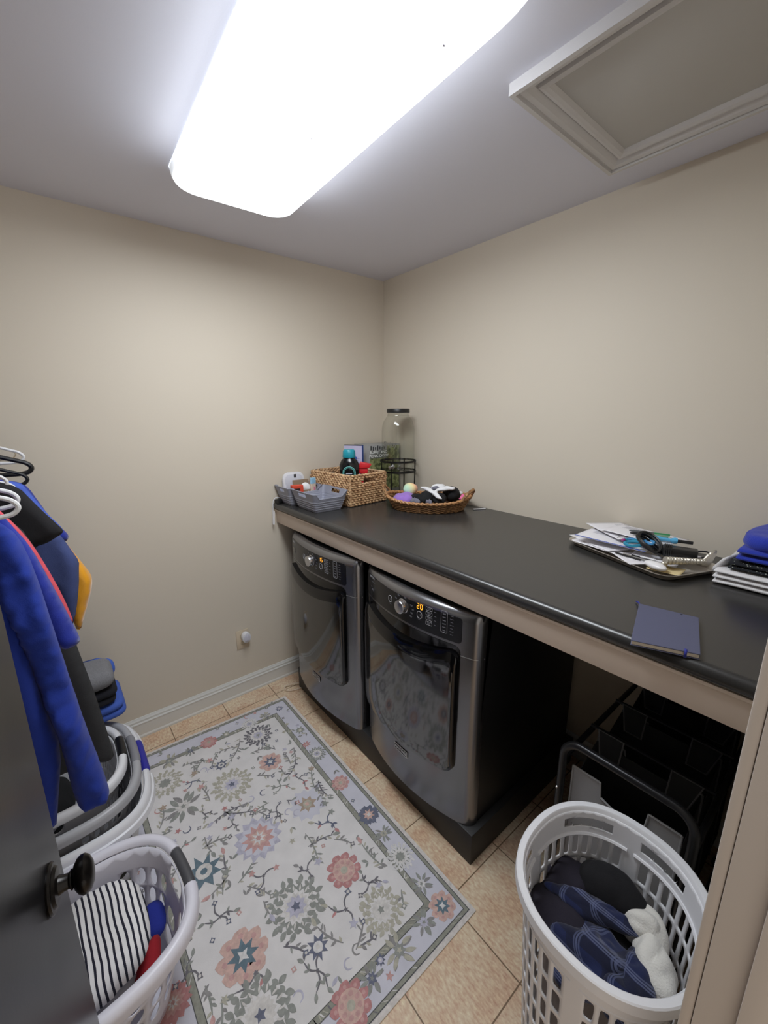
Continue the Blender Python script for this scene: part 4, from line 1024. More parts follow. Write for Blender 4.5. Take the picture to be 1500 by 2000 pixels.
G_([(-2.30, 1.61), (-2.18, 1.585), (-2.123, 1.561), (-2.068, 1.546), (-2.049, 1.524), (-2.028, 1.468), (-2.006, 1.407), (-1.981, 1.361), (-1.957, 1.323), (-1.956, 1.305), (-1.968, 1.290), (-2.0, 1.30), (-2.03, 1.25), (-2.045, 1.05)], -.365, .05, ROY2, 'blue_shirt', 'royal blue shirt showing above the black shirt at the far end', 'shirt', .006, 8)
G_([(-2.30, 1.60), (-2.18, 1.57), (-2.119, 1.565), (-2.066, 1.552), (-2.050, 1.522), (-2.024, 1.462), (-2.0, 1.41), (-1.978, 1.375), (-1.968, 1.35), (-1.98, 1.335), (-2.03, 1.25), (-2.05, 1.05)], -.422, .03, PBLUE, 'periwinkle_shirt', 'periwinkle blue shirt edge between the black and royal blue shirts', 'shirt', .004, 9, D=.015)

# ================================================================== things on the counter
Z0 = CZ
GB = mat('blue_grey_plastic', (148, 150, 164), .45)
GBL = mat('pale_rib_edge', (184, 187, 198), .45)
def tray_basket(label, x0, x1, y0, y1):
    """low plastic bin: raised ends (low x and high x) with a hand slot, ribbed sides"""
    t = thing('storage_bin', ((x0+x1)/2, (y0+y1)/2, Z0), label, 'storage bin', 'grey storage bins')
    fl_ = .024; hl, hr = .080, .112
    cx, cy = (x0+x1)/2, (y0+y1)/2; a, b = (x1-x0)/2, (y1-y0)/2
    def top(x):
        s = abs(x-cx)/(a+fl_)
        q = max(0, min(1, (s-.66)/.20)); q = q*q*(3-2*q); return hl+(hr-hl)*q
    P = rrect(-1, 1, -1, 1, .16, 6)
    dense = []
    for i in range(len(P)):
        p, q = P[i], P[(i+1) % len(P)]; L_ = math.hypot(q[0]-p[0], q[1]-p[1]); n_ = max(1, int(L_/.07))
        for k in range(n_): dense.append((p[0]+(q[0]-p[0])*k/n_, p[1]+(q[1]-p[1])*k/n_))
    def pt(i, v, d=0.0):
        px, py = dense[i % len(dense)]
        hh = top(cx+px*(a+fl_)); z = v*hh; e = fl_*z/hl
        rib = .0011*(1 if (z*1000 % 14) < 8 else 0) if .01 < z < .072 else 0
        return Vector((cx+px*(a+e+rib-d), cy+py*(b+e+rib-d), Z0+z))
    nv = 34; w_ = MB()
    def slot(i, j):
        px, py = dense[i % len(dense)]
        return abs(px) > .985 and abs(py) < .34 and 25 <= j <= 30
    V = [[w_.v(pt(i, j/nv)) for j in range(nv+1)] for i in range(len(dense))]
    for i in range(len(dense)):
        for j in range(nv):
            k = (i+1) % len(dense)
            if slot(i, j) and slot(k, j): continue
            w_.f([V[i][j], V[k][j], V[k][j+1], V[i][j+1]])
    obj('bin_wall', w_, GB, t, solid=.0026, ang=40)
    f_ = MB(); f_.loft([[pt(i, z) for i in range(len(dense))] for z in (.0, .03)]); obj('bottom', f_, GB, t)
    r_ = MB().tube([pt(i, 1.0, .001) for i in range(len(dense))], .0026, 6, True); obj('lip', r_, GB, t)
    for z in (.018, .032, .046, .060):
        l_ = MB().tube([pt(i, z/top(cx+dense[i][0]*(a+fl_)), -.0006) for i in range(len(dense))], .0007, 4, True); obj('rib', l_, GBL, t)
    return t
tray_basket('blue grey plastic bin in front, almost empty, on the black counter', -.845, -.672, -.432, -.222)
tray_basket('blue grey plastic bin by the back wall holding small boxes', -.862, -.690, -.168, -.035)
# things in and behind the bins
CB = mat('kraft_cardboard', (150, 130, 108), .85)
b = thing('cardboard_box', (-.715, -.10, Z0+.014), 'open kraft cardboard box with a printed end flap in the rear bin', 'box')
m_ = MB(); m_.box(-.80, -.688, -.071, -.0705, Z0+.014, Z0+.14); m_.box(-.80, -.688, -.145, -.1445, Z0+.014, Z0+.085); m_.box(-.80, -.688, -.145, -.07, Z0+.014, Z0+.0145); m_.box(-.80, -.7995, -.145, -.07, Z0+.014, Z0+.09)
obj('carton', m_, CB, b, smooth=False)
m_ = MB(); MQ = basis((-.702, -.140, Z0+.014), (.25, 1, 0), (0, 0, 1)); m_.box(0, .075, 0, .118, 0, .0012, 0, 1, MQ); fl2 = obj('end_flap', m_, mat('printed_card', (222, 196, 180), .6, vary=.4, vscale=40), b)
m_ = MB(); m_.prism([(.0375+.024*math.cos(q), .085+.018*math.sin(q)) for q in [2*PI*k/20 for k in range(20)]], .0012, .0018, 0, MQ); obj('print_mark', m_, mat('print_red', (214, 96, 78), .6), fl2)
m_ = MB(); MQ = rot((-.815, -.135, 0), -6); m_.box(-.838, -.768, -.152, -.112, Z0+.012, Z0+.118, .0015, 1, MQ)
b = thing('baking_soda_box', (-.80, -.14, Z0+.012), 'small orange red carton standing in the rear bin', 'box'); obj('carton', m_, mat('orange_red_card', (214, 74, 48), .55), b)
m_ = MB(); m_.box(-.832, -.79, -.1532, -.1522, Z0+.085, Z0+.10, 0, 1, MQ); obj('printed_word', m_, mat('dark_print', (40, 26, 26), .6), b)
m_ = MB(); m_.blob((-.745, -.122, Z0+.055), .04, .022, .045, 61, .3, 14, 20, 12, None, None, .5)
m_.blob((-.738, -.128, Z0+.092), .03, .018, .03, 62, .4, 20, 16, 10, None, None, .5); obj('tissue', m_, mat('white_tissue', (232, 232, 232), .95), label='crumpled white tissue in the rear bin', cat='tissue', ang=180)
m_ = MB(); MQ = rot((-.69, -.140, 0), 15); m_.box(-.715, -.680, -.152, -.138, Z0+.03, Z0+.155, .001, 1, MQ)
b = thing('small_carton', (-.672, -.16, Z0+.03), 'thin upright carton, pale blue top and pink print, in the rear bin', 'box'); obj('carton', m_, mat('pale_cream_card', (226, 206, 186), .55), b)
m_ = MB(); m_.box(-.7155, -.6795, -.1525, -.1375, Z0+.118, Z0+.1555, .001, 1, MQ); obj('blue_band', m_, mat('sky_blue_card', (150, 198, 228), .55), b)
m_ = MB(); m_.lathe([(0, 0), (.014, 0), (.014, .0006), (0, .0006)], (-.6985, -.1535, Z0+.088), 20, Matrix.Rotation(PI/2, 4, 'X') ); obj('pink_circle', m_, mat('pink_print', (222, 130, 160), .55), b)
w_ = thing('white_caddy_case', (-.77, -.02, Z0), 'white rounded plastic case with a dark notch leaning against the back wall', 'case')
MQ = basis((-.77, -.032, Z0), (1, 0, 0), (0, .06, 1))
m_ = MB(); m_.prism([(x, y) for x, y in rrect(-.074, .074, 0, .186, .040, 8)], -.009, .009, .006, MQ); obj('shell', m_, WHITE_PL, w_)
m_ = MB(); m_.prism(rrect(-.060, .060, .02, .172, .032, 8), .0088, .0102, .0005, MQ); so2 = obj('face_panel', m_, mat('cool_grey_white', (206, 207, 216), .4), w_)
m_ = MB(); m_.prism(rrect(.0, .018, .150, .172, .003, 3), .010, .0112, .0003, MQ); obj('notch', m_, DARKGREY_PL, w_)
# small dark bits left in the front bin
for x, y, r in ((-.80, -.40, .011), (-.735, -.38, .010), (-.70, -.375, .006)):
    m_ = MB(); m_.blob((x, y, Z0+.017), r, r*.8, r*.55, 71+int(r*1e3), .3, 80, 12, 8); obj('black_clip', m_, BLACK_PL, label='small black clip lying in the front bin', cat='clip', group='black bits in the front bin')

# woven seagrass basket
SGR = bpy.data.materials.new('woven_seagrass'); SGR.use_nodes = True; N, L = nodes_of(SGR); b_ = N['Principled BSDF']
tc = N.new('ShaderNodeTexCoord'); nz = N.new('ShaderNodeTexNoise'); nz.inputs['Scale'].default_value = 55; nz.inputs['Detail'].default_value = 3; L.new(tc.outputs['Object'], nz.inputs['Vector'])
cr = N.new('ShaderNodeValToRGB'); E_ = cr.color_ramp.elements; E_[0].position = .32; E_[0].color = (*lin((142, 98, 62)), 1); E_[1].position = .68; E_[1].color = (*lin((226, 190, 146)), 1)
L.new(nz.outputs['Fac'], cr.inputs[0]); L.new(cr.outputs[0], b_.inputs['Base Color']); b_.inputs['Roughness'].default_value = .75
sb = thing('seagrass_basket', (-.48, -.22, Z0), 'square woven seagrass basket of toiletries in the counter corner', 'basket')
e1 = Vector((.995, .10, 0)); e2 = Vector((-.10, .995, 0)); P0 = Vector((-.607, -.432, Z0)); LA, LB, SH = .292, .385, .188
def strand(mb, p, q, nrm, z, n_, r, ph):
    """a row of plump twisted segments along p-q"""
    d = (q-p).normalized(); seg_ = (q-p).length/n_
    for k in range(n_):
        a = p+d*seg_*(k-.12+ph); c = p+d*seg_*(k+1.12+ph)
        pts = [a+Vector((0, 0, z+r*.62))+nrm*(-.001), a.lerp(c, .5)+Vector((0, 0, z))+nrm*.0032, c+Vector((0, 0, z-r*.62))+nrm*(-.001)]
        mb.tube(spline(pts, 3), lambda t, r=r: r*(.42+.62*math.sin(PI*min(1, max(0, t)))), 6)
cor = [P0, P0+e1*LA, P0+e1*LA+e2*LB, P0+e2*LB]
nrm_ = [-e2, e1, e2, -e1]
for s_, nm in ((0, 'woven_side'), (1, 'woven_side'), (2, 'woven_side'), (3, 'woven_side')):
    mb = MB(); p, q = cor[s_], cor[(s_+1) % 4]; rows = 14
    for r_i in range(rows):
        z = .007+SH*(r_i+.2)/rows
        if s_ in (0, 2) and r_i in (10, 11):   # hand opening in the short sides
            strand(mb, p, p.lerp(q, .30), nrm_[s_], z, 3, .0085, .5*(r_i % 2)); strand(mb, p.lerp(q, .70), q, nrm_[s_], z, 3, .0085, .5*(r_i % 2))
        else:
            strand(mb, p, q, nrm_[s_], z, 10 if s_ in (0, 2) else 13, .0085, .4*(r_i % 2)-.2)
    obj(nm, mb, SGR, sb, ang=180)
mb = MB()
for p in cor: mb.tube([p+Vector((0, 0, z)) for z in (0.004, .06, .12, SH)], .0075, 8)
obj('corner_post', mb, SGR, sb); mb = MB(); mb.tube([c_+Vector((0, 0, SH)) for c_ in cor], .006, 8, True); obj('woven_rim', mb, mat('pale_seagrass', (208, 178, 140), .75), sb)
lnr = MB(); ins_ = [c_.lerp((cor[0]+cor[2])/2, .035) for c_ in cor]
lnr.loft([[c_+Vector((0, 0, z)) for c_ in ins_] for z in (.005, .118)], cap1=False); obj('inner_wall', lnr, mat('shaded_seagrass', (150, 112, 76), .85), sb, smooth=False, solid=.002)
def inb(a, b): return P0+e1*a+e2*b
# black bottle with teal cap
bp_ = inb(.105, .13); bo = thing('detergent_bottle', (bp_.x, bp_.y, Z0+.012), 'black bottle with teal cap standing in the seagrass basket', 'bottle')
MQ = Matrix.Translation((bp_.x, bp_.y, Z0+.012)) @ Matrix.Rotation(math.radians(-38), 4, 'Z')
m_ = MB(); m_.lathe([(0, 0), (.046, 0), (.052, .006), (.052, .10), (.056, .15), (.062, .19), (.062, .225), (.05, .252), (.036, .266), (.034, .272), (0, .272)], (0, 0, 0), 36, MQ, 1.0, .62); obj('bottle_body', m_, mat('gloss_black_plastic', (14, 16, 20), .18), bo)
m_ = MB(); m_.lathe([(0, .270), (.039, .270), (.041, .274), (.0375, .312), (.030, .320), (0, .321)], (0, 0, 0), 36, MQ, 1, .8); obj('cap', m_, mat('teal_cap', (26, 146, 164), .38), bo, label='teal cap')
LBL = MQ @ basis((0, -.0385, .178), (1, 0, 0), (0, 0, 1))
def arcstrip(R0, R1, zo, m, nm):
    a = MB(); rings = []
    pts = [(-R1, -.055)]+[(R1*math.cos(q), R1*math.sin(q)) for q in [PI-PI*k/20 for k in range(21)]]+[(R1, -.055)]; pti = [(-R0, -.055)]+[(R0*math.cos(q), R0*math.sin(q)) for q in [PI-PI*k/20 for k in range(21)]]+[(R0, -.055)]
    a.loft([[LBL @ Vector((x, y, zo-.35*x*x/.06)) for x, y in pts], [LBL @ Vector((x, y, zo-.35*x*x/.06)) for x, y in pti]], closed=False); obj(nm, a, m, bo, solid=.0004, offset=0)
arcstrip(.036, .041, .0012, mat('aqua_print', (110, 190, 186), .4), 'label_arc'); arcstrip(.030, .033, .0012, mat('aqua_print', (110, 190, 186), .4), 'label_arc')
m_ = MB()
for k, (w2, yy_) in enumerate(((.019, -.004), (.016, -.016))): m_.box(-w2, w2, yy_-.003, yy_+.003, .0008, .0016, 0, 1, LBL)
obj('label_print', m_, mat('pale_print', (176, 186, 200), .5), bo)
# pale carton with a blue side
lp = inb(.235, .245); MQ = basis((lp.x, lp.y, Z0+.012), (.53, -.85, 0), (0, 0, 1))
bx_ = thing('lavender_carton', (lp.x, lp.y, Z0+.012), 'pale lavender carton with printed panel standing in the seagrass basket', 'box')
m_ = MB(); m_.box(-.064, .064, 0, .335, -.026, 0, .001, 1, MQ); obj('carton', m_, mat('lavender_card', (196, 192, 220), .5), bx_)
m_ = MB(); m_.box(-.0642, .0642, .330, .3355, -.0262, .0002, 0, 1, MQ); obj('lid_edge', m_, mat('dark_edge', (52, 52, 62), .5), bx_)
m_ = MB(); m_.box(.0642, .0655, 0, .333, -.0255, -.0005, 0, 1, MQ); obj('blue_side', m_, mat('cobalt_card', (52, 88, 176), .5), bx_)
m_ = MB()
for k in range(8): m_.box(-.024, .046-.004*(k % 3), .245-.011*k, .249-.011*k, 0, .0006, 0, 1, MQ)
obj('printed_lines', m_, mat('slate_print', (132, 134, 158), .6), bx_)
# pink and blue bottles, red scoop
for (a, b2, z, r, h, col, nm, lab) in ((.165, .215, .012, .016, .262, (208, 60, 140), 'pink_bottle', 'slim magenta tube beside the lavender carton'), (.205, .19, .012, .014, .262, (58, 96, 190), 'blue_tube', 'slim blue tube between the magenta tube and the carton')):
    q = inb(a, b2); m_ = MB(); m_.lathe([(0, 0), (r, 0), (r*1.05, .01), (r*1.1, h*.75), (r, h*.86), (r*.8, h*.9), (r*.8, h), (0, h)], (q.x, q.y, Z0+z), 20); obj(nm, m_, mat(nm+'_plastic', col, .35), label=lab, cat='tube')
q = inb(.175, .115); rs = thing('red_scoop', (q.x, q.y, Z0+.012), 'red plastic scoop sticking up beside the black bottle', 'scoop')
MQ = Matrix.Translation((q.x, q.y, Z0+.012)) @ Matrix.Rotation(math.radians(-35), 4, 'Z') @ Matrix.Rotation(math.radians(7), 4, 'Y')
m_ = MB(); m_.box(-.012, .012, -.006, .006, 0, .17, .003, 2, MQ); m_.box(-.028, .03, -.022, .022, .165, .20, .004, 2, MQ); obj('handle', m_, mat('red_plastic', (208, 34, 44), .35), rs)
m_ = MB(); m_.prism([(-.034, .195), (.036, .205), (.05, .232), (-.022, .238)], -.028, .028, .004, MQ @ basis((0, 0, 0), (1, 0, 0), (0, 0, 1))); obj('scoop_bowl', m_, mat('red_plastic', (208, 34, 44), .35), rs)
# buffet caddy box behind
CARD = mat('grey_print_card', (150, 150, 148), .55, vary=.15, vscale=12)
cb = thing('caddy_box', (-.158, -.115, Z0), 'tall product carton reading BUFFET AND PICNIC CADDY, green print, in the corner', 'box')
X0c, X1c, Y0c, Y1c, Hc = -.292, -.022, -.205, -.03, .342
obj('carton', MB().box(X0c, X1c, Y0c, Y1c, Z0, Z0+Hc, .001), CARD, cb)
GRN = bpy.data.materials.new('leafy_green_print'); GRN.use_nodes = True; N, L = nodes_of(GRN); b_ = N['Principled BSDF']
tc = N.new('ShaderNodeTexCoord'); vz = N.new('ShaderNodeTexVoronoi'); vz.inputs['Scale'].default_value = 60; L.new(tc.outputs['Object'], vz.inputs['Vector'])
cr = N.new('ShaderNodeValToRGB'); cr.color_ramp.elements[0].color = (*lin((64, 74, 40)), 1); cr.color_ramp.elements[1].color = (*lin((158, 164, 112)), 1)
sx = N.new('ShaderNodeSeparateColor'); L.new(vz.outputs['Color'], sx.inputs[0]); L.new(sx.outputs[0], cr.inputs[0]); L.new(cr.outputs[0], b_.inputs['Base Color']); b_.inputs['Roughness'].default_value = .5
FMx = basis((X0c, Y0c-.0004, Z0), (1, 0, 0), (0, 0, 1))
m_ = MB(); m_.box(.004, .266, .03, .250, 0, .0006, 0, 1, FMx); m_.box(.150, .266, .250, .332, 0, .0006, 0, 1, FMx); obj('green_print', m_, GRN, cb)
for k in range(7):
    m_ = MB(); m_.box(.010+.019*k, .020+.019*k, .308-.004*(k % 2), .336-.005*(k % 3), 0, .0008, 0, 1, FMx); obj('bottle_print', m_, mat('dark_grey_print', (58, 60, 62), .5), cb)
WPR = mat('white_print', (236, 238, 236), .5)
m_ = MB(); m_.box(.004, .150, .252, .304, 0, .0005, 0, 1, FMx); obj('title_field', m_, mat('dark_grey_field', (98, 100, 96), .5), cb)
obj('printed_title', text_mesh('BUFFET AND', .026, FMx @ Matrix.Translation((.080, .291, .0009)), .0003, .0006), WPR, cb)
obj('printed_title', text_mesh('PICNIC CADDY', .024, FMx @ Matrix.Translation((.083, .266, .0009)), .0003, .0006), WPR, cb)

# glass drink dispenser on a wire stand
jc = Vector((-.145, -.330, 0)); JR = .110
st = thing('dispenser_stand', (jc.x, jc.y, Z0), 'black wire stand with two rings under the glass jar', 'stand')
WIRE = mat('black_wire', (20, 20, 21), .4, .3)
ZR1, ZR0 = Z0+.245, Z0+.166
def band(z, h, R=.119):
    m_ = MB(); m_.loft([[(jc.x+r*math.cos(2*PI*k/48), jc.y+r*math.sin(2*PI*k/48), zz) for k in range(48)] for r, zz in ((R, z), (R+.003, z), (R+.003, z+h), (R, z+h))], loop=True); return m_
obj('upper_ring', band(ZR1-.012, .012), WIRE, st); obj('lower_ring', band(ZR0, .012), WIRE, st)
for k in range(4):
    a = math.radians(28+90*k); c_, s_ = math.cos(a), math.sin(a)
    obj('leg', MB().tube([(jc.x+.121*c_, jc.y+.121*s_, ZR1), (jc.x+.121*c_, jc.y+.121*s_, ZR0), (jc.x+.119*c_, jc.y+.119*s_, Z0+.004)], .0042, 8), WIRE, st)
for k in range(2):
    a = math.radians(28+90*k); c_, s_ = math.cos(a), math.sin(a); obj('cross_bar', MB().tube([(jc.x+.119*c_, jc.y+.119*s_, ZR0+.006), (jc.x-.119*c_, jc.y-.119*s_, ZR0+.006)], .0036, 8), WIRE, st)
GL = bpy.data.materials.new('clear_glass'); GL.use_nodes = True; N, L = nodes_of(GL)
N.remove(N['Principled BSDF']); ou = N['Material Output']; g1 = N.new('ShaderNodeBsdfTransparent'); g1.inputs[0].default_value = (.958, .962, .952, 1); g2 = N.new('ShaderNodeBsdfGlossy'); g2.inputs['Roughness'].default_value = .03
fz = N.new('ShaderNodeLayerWeight'); fz.inputs['Blend'].default_value = .5; pw = N.new('ShaderNodeMath'); pw.operation = 'POWER'; pw.inputs[1].default_value = 4.0; L.new(fz.outputs['Facing'], pw.inputs[0]); ma = N.new('ShaderNodeMath'); ma.operation = 'MULTIPLY_ADD'; ma.inputs[1].default_value = .35; ma.inputs[2].default_value = .03; L.new(pw.outputs[0], ma.inputs[0]); mxs = N.new('ShaderNodeMixShader'); L.new(ma.outputs[0], mxs.inputs[0]); L.new(g1.outputs[0], mxs.inputs[1]); L.new(g2.outputs[0], mxs.inputs[2]); L.new(mxs.outputs[0], ou.inputs['Surface'])
jr = thing('drink_dispenser', (jc.x, jc.y, ZR0+.012), 'clear glass drink dispenser jar with black lid on the wire stand', 'drink dispenser')
JZ = ZR0+.0125
pf = [(0, 0), (.085, 0), (.104, .006), (.1095, .022), (.1095, .255), (.107, .285), (.098, .318), (.084, .340), (.073, .352), (.070, .362), (.070, .376)]
pin = [(r-.0035 if r > .004 else 0, z+.004 if z < .02 else z) for r, z in pf][::-1]
m_ = MB(); m_.lathe(pf+[(.066, .376)]+pin[1:], (jc.x, jc.y, JZ), 56); obj('jar', m_, GL, jr, ang=50)
m_ = MB()
for z in (.356, .366): m_.tube([(jc.x+.0715*math.cos(2*PI*k/40), jc.y+.0715*math.sin(2*PI*k/40), JZ+z) for k in range(40)], .0018, 5, True)
obj('neck_thread', m_, GL, jr)
m_ = MB(); m_.lathe([(0, .374), (.0735, .374), (.0755, .376), (.0755, .396), (.0735, .399), (0, .399)], (jc.x, jc.y, JZ), 48); obj('lid', m_, mat('black_lid', (20, 20, 22), .4), jr, label='black screw lid')
sa = math.atan2(-.77, -.64); sd = Vector((math.cos(sa-.35), math.sin(sa-.35), 0))
SP = basis(Vector((jc.x, jc.y, JZ+.048))+sd*.108, sd.cross(Vector((0, 0, 1)))*-1, (0, 0, 1))
m_ = MB(); m_.lathe([(0, 0), (.016, 0), (.016, .006), (.009, .008), (.009, .05), (.011, .052), (0, .054)], (0, 0, 0), 16, basis(Vector((jc.x, jc.y, JZ+.032))+sd*.1095, sd.cross(Vector((0, 0, 1)))*-1, (0, 0, 1))); obj('spigot', m_, CHROME, jr)
m_ = MB(); em = Vector((jc.x, jc.y, JZ+.175))+Vector((math.cos(sa-.5), math.sin(sa-.5), 0))*.1105; obj('raised_word', text_mesh('Enjoy', .045, basis(em, Vector((math.cos(sa-.5), math.sin(sa-.5), 0)).cross(Vector((0, 0, 1)))*-1, (0, 0, 1)), .0008), mat('etched_glass', (120, 118, 110), .3), jr); m_.bm.free()

# oval wicker basket with socks
WK = bpy.data.materials.new('brown_wicker'); WK.use_nodes = True; N, L = nodes_of(WK); b_ = N['Principled BSDF']
tc = N.new('ShaderNodeTexCoord'); nz = N.new('ShaderNodeTexNoise'); nz.inputs['Scale'].default_value = 70; L.new(tc.outputs['Object'], nz.inputs['Vector'])
cr = N.new('ShaderNodeValToRGB'); cr.color_ramp.elements[0].position = .3; cr.color_ramp.elements[0].color = (*lin((92, 62, 36)), 1); cr.color_ramp.elements[1].position = .7; cr.color_ramp.elements[1].color = (*lin((184, 138, 92)), 1)
L.new(nz.outputs['Fac'], cr.inputs[0]); L.new(cr.outputs[0], b_.inputs['Base Color']); b_.inputs['Roughness'].default_value = .55
wc = Vector((-.262, -.738, 0)); wd_ = Vector((.64, -.768, 0)); wp = Vector((.768, .64, 0))
wk = thing('wicker_basket', (wc.x, wc.y, Z0), 'shallow oval brown wicker basket with loop handles, full of socks', 'basket')
def WS(t, z, d=0.0):
    k = .82+.18*min(1, z/.06); a, b2 = .248*k-d, .185*k-d; lift = .020*abs(math.cos(t))**3*(z/.06)
    return wc+wd_*(a*math.cos(t))+wp*(b2*math.sin(t))+Vector((0, 0, Z0+z+lift))
m_ = MB()
for r_i in range(9):
    z = .004+.0064*r_i; P = []
    for k in range(120):
        t = 2*PI*k/120; P.append(WS(t, z, .0028*(1 if (k//2+r_i) % 2 else -1)))
    m_.tube(P, .0036, 5, True)
obj('woven_wall', m_, WK, wk, ang=180)
m_ = MB()
for k in range(60):
    t = 2*PI*(k+.5)/60; m_.tube([WS(t, .002), WS(t, .03), WS(t, .058)], .0028, 5)
obj('stake', m_, WK, wk); wk.children[-1]['kind'] = 'stuff'
for ph in (0, PI):
    m_ = MB(); m_.tube([WS(2*PI*k/96, .060+.0045*math.sin(30*2*PI*k/96+ph), .004*math.cos(30*2*PI*k/96+ph)) for k in range(96)], .0065, 7, True); obj('braided_rim', m_, mat('light_wicker', (176, 128, 82), .5, vary=.3, vscale=60), wk)
m_ = MB(); m_.loft([[WS(2*PI*k/48, z) for k in range(48)] for z in (.0008, .006)]); obj('base', m_, WK, wk)
for s_ in (0, PI):
    P = []
    for k in range(13):
        q = PI*k/12; t = s_+.30*math.cos(q)-(.34 if s_ == 0 else 0); p = WS(t, .062); o = (wd_*math.cos(s_)); P.append(p+o*.022*math.sin(q)+Vector((0, 0, .048*math.sin(q))))
    m_ = MB(); 
    for ph in (0, 2.1, 4.2): m_.tube([p+Vector((.004*math.cos(k*1.1+ph), .004*math.sin(k*1.1+ph), .003*math.sin(k*1.1+ph))) for k, p in enumerate(P)], .0052, 7)
    obj('loop_handle', m_, WK, wk)
def wat(a, b2, z): return wc+wd_*a+wp*b2+Vector((0, 0, Z0+z))
SOCKW = mat('white_sock', (226, 226, 228), .95, bump=.5, bscale=400); SOCKB = mat('black_sock', (19, 19, 22), .95, bump=.4, bscale=400); SOCKG = mat('grey_sock', (112, 112, 126), .95, bump=.4, bscale=400)
def sock(m, p0, p1, w, h, label, seed, toe=None, nm='sock', grp='socks in the wicker basket', cat='sock'):
    p0, p1 = Vector(p0), Vector(p1); mb = MB(); d = p1-p0; L_ = d.length; u_ = d.normalized(); s_ = u_.cross(Vector((0, 0, 1))).normalized(); n_ = s_.cross(u_)
    rings = []
    for k in range(17):
        t = k/16; prof_ = min(1, math.sin(PI*min(.999, max(.001, t)))**.45); bend = .018*math.sin(PI*t*1.2+seed)
        c = p0+d*t+s_*bend+n_*(.008*noise.noise(Vector((t*4, seed, 2))))
        rings.append([c+s_*(w*prof_*math.cos(q)*(1+.2*noise.noise(Vector((t*6, math.cos(q), seed)))))+n_*(h*prof_*math.sin(q)*(1+.25*noise.noise(Vector((t*7, math.sin(q), seed+5))))) for q in [2*PI*i/16 for i in range(16)]])
    mb.loft(rings); return obj(nm, mb, m, label=label, cat=cat, group=grp, ang=180, subd=1)
PURP = mat('lilac_cloth', (150, 112, 196), .9, bump=.3, bscale=300, sheen=.2)
mb = MB(); MQ = basis(wat(-.135, -.02, .052), wd_, wp)
pillow(mb, smooth_poly([(-.06, -.085), (.05, -.11), (.075, -.02), (.06, .08), (-.04, .09), (-.08, .02)], 2), .07, .05, lambda x, y, h: MQ @ Vector((x, y, h)), .012, lambda x, y: .014*noise.noise(Vector((x*22, y*22, 3))))
obj('lilac_cloth', mb, PURP, label='lilac cloth at the left end of the wicker basket', cat='clothing', ang=180)
RBW = bpy.data.materials.new('pastel_rainbow'); RBW.use_nodes = True; N, L = nodes_of(RBW); b_ = N['Principled BSDF']; tc = N.new('ShaderNodeTexCoord'); sp = N.new('ShaderNodeSeparateXYZ'); L.new(tc.outputs['Generated'], sp.inputs[0]); cr = N.new('ShaderNodeValToRGB')
cr.color_ramp.elements[0].position = .1; cr.color_ramp.elements[0].color = (*lin((190, 226, 200)), 1); cr.color_ramp.elements[1].position = .9; cr.color_ramp.elements[1].color = (*lin((240, 168, 170)), 1)
e = cr.color_ramp.elements.new(.4); e.color = (*lin((240, 226, 170)), 1); e = cr.color_ramp.elements.new(.65); e.color = (*lin((240, 190, 150)), 1); L.new(sp.outputs[0], cr.inputs[0]); L.new(cr.outputs[0], b_.inputs['Base Color']); b_.inputs['Roughness'].default_value = .9
m_ = MB(); m_.blob(wat(-.115, .07, .098), .045, .04, .036, 81, .12, 20, 28, 18); obj('rolled_socks', m_, RBW, label='balled pastel rainbow socks behind the lilac cloth', cat='sock', group='socks in the wicker basket', ang=180)
sock(SOCKB, wat(-.05, -.10, .058), wat(.05, .04, .085), .05, .042, 'black sock with sheen heaped in the middle of the wicker basket', 1)
sock(SOCKB, wat(.05, -.11, .062), wat(.10, -.02, .080), .05, .032, 'black sock in front of the white crossed socks', 2)
sock(SOCKB, wat(.09, .10, .075), wat(.165, -.03, .082), .045, .048, 'black sock curled at the right end of the wicker basket', 3)
sock(SOCKB, wat(-.06, -.02, .07), wat(-.03, -.125, .065), .035, .03, 'black sock lying beside the lilac cloth', 7)
sock(SOCKW, wat(-.06, .03, .118), wat(.065, -.085, .108), .019, .011, 'white sock running from the middle to the crossing', 4)
sock(SOCKW, wat(.155, -.01, .130), wat(.045, -.03, .112), .030, .014, 'white sock lying across the black socks to the right', 5)
sock(SOCKW, wat(.050, -.03, .117), wat(.082, -.150, .087), .015, .012, 'white sock hanging down at the front of the heap', 6)
sock(SOCKW, wat(.02, .08, .10), wat(.08, .02, .125), .035, .024, 'white sock at the back of the heap', 8)
sock(SOCKW, wat(.12, .11, .075), wat(.20, .04, .088), .026, .018, 'white sock by the right handle of the wicker basket', 12)
sock(SOCKG, wat(.0, .06, .098), wat(.05, -.01, .120), .028, .018, 'grey sock at the top of the heap', 9)
sock(SOCKG, wat(-.09, -.140, .062), wat(-.03, -.135, .066), .022, .022, 'grey sock at the front next to the lilac cloth', 10)
sock(SOCKG, wat(.0, -.152, .060), wat(.04, -.150, .066), .02, .022, 'pale grey sock toe at the front rim', 11)
sock(mat('pink_sock', (222, 110, 156), .95, bump=.4, bscale=400), wat(.175, -.085, .082), wat(.215, -.03, .088), .018, .014, 'pink sock at the right front of the wicker basket', 13)
m_ = MB().box(-.10, -.02, -.965, -.953, Z0, Z0+.006, .002, 1, rot((-.06, -.96, 0), -24)); obj('plastic_strip', m_, WHITE_PL, label='thin white plastic strip beside the wicker basket', cat='strip')

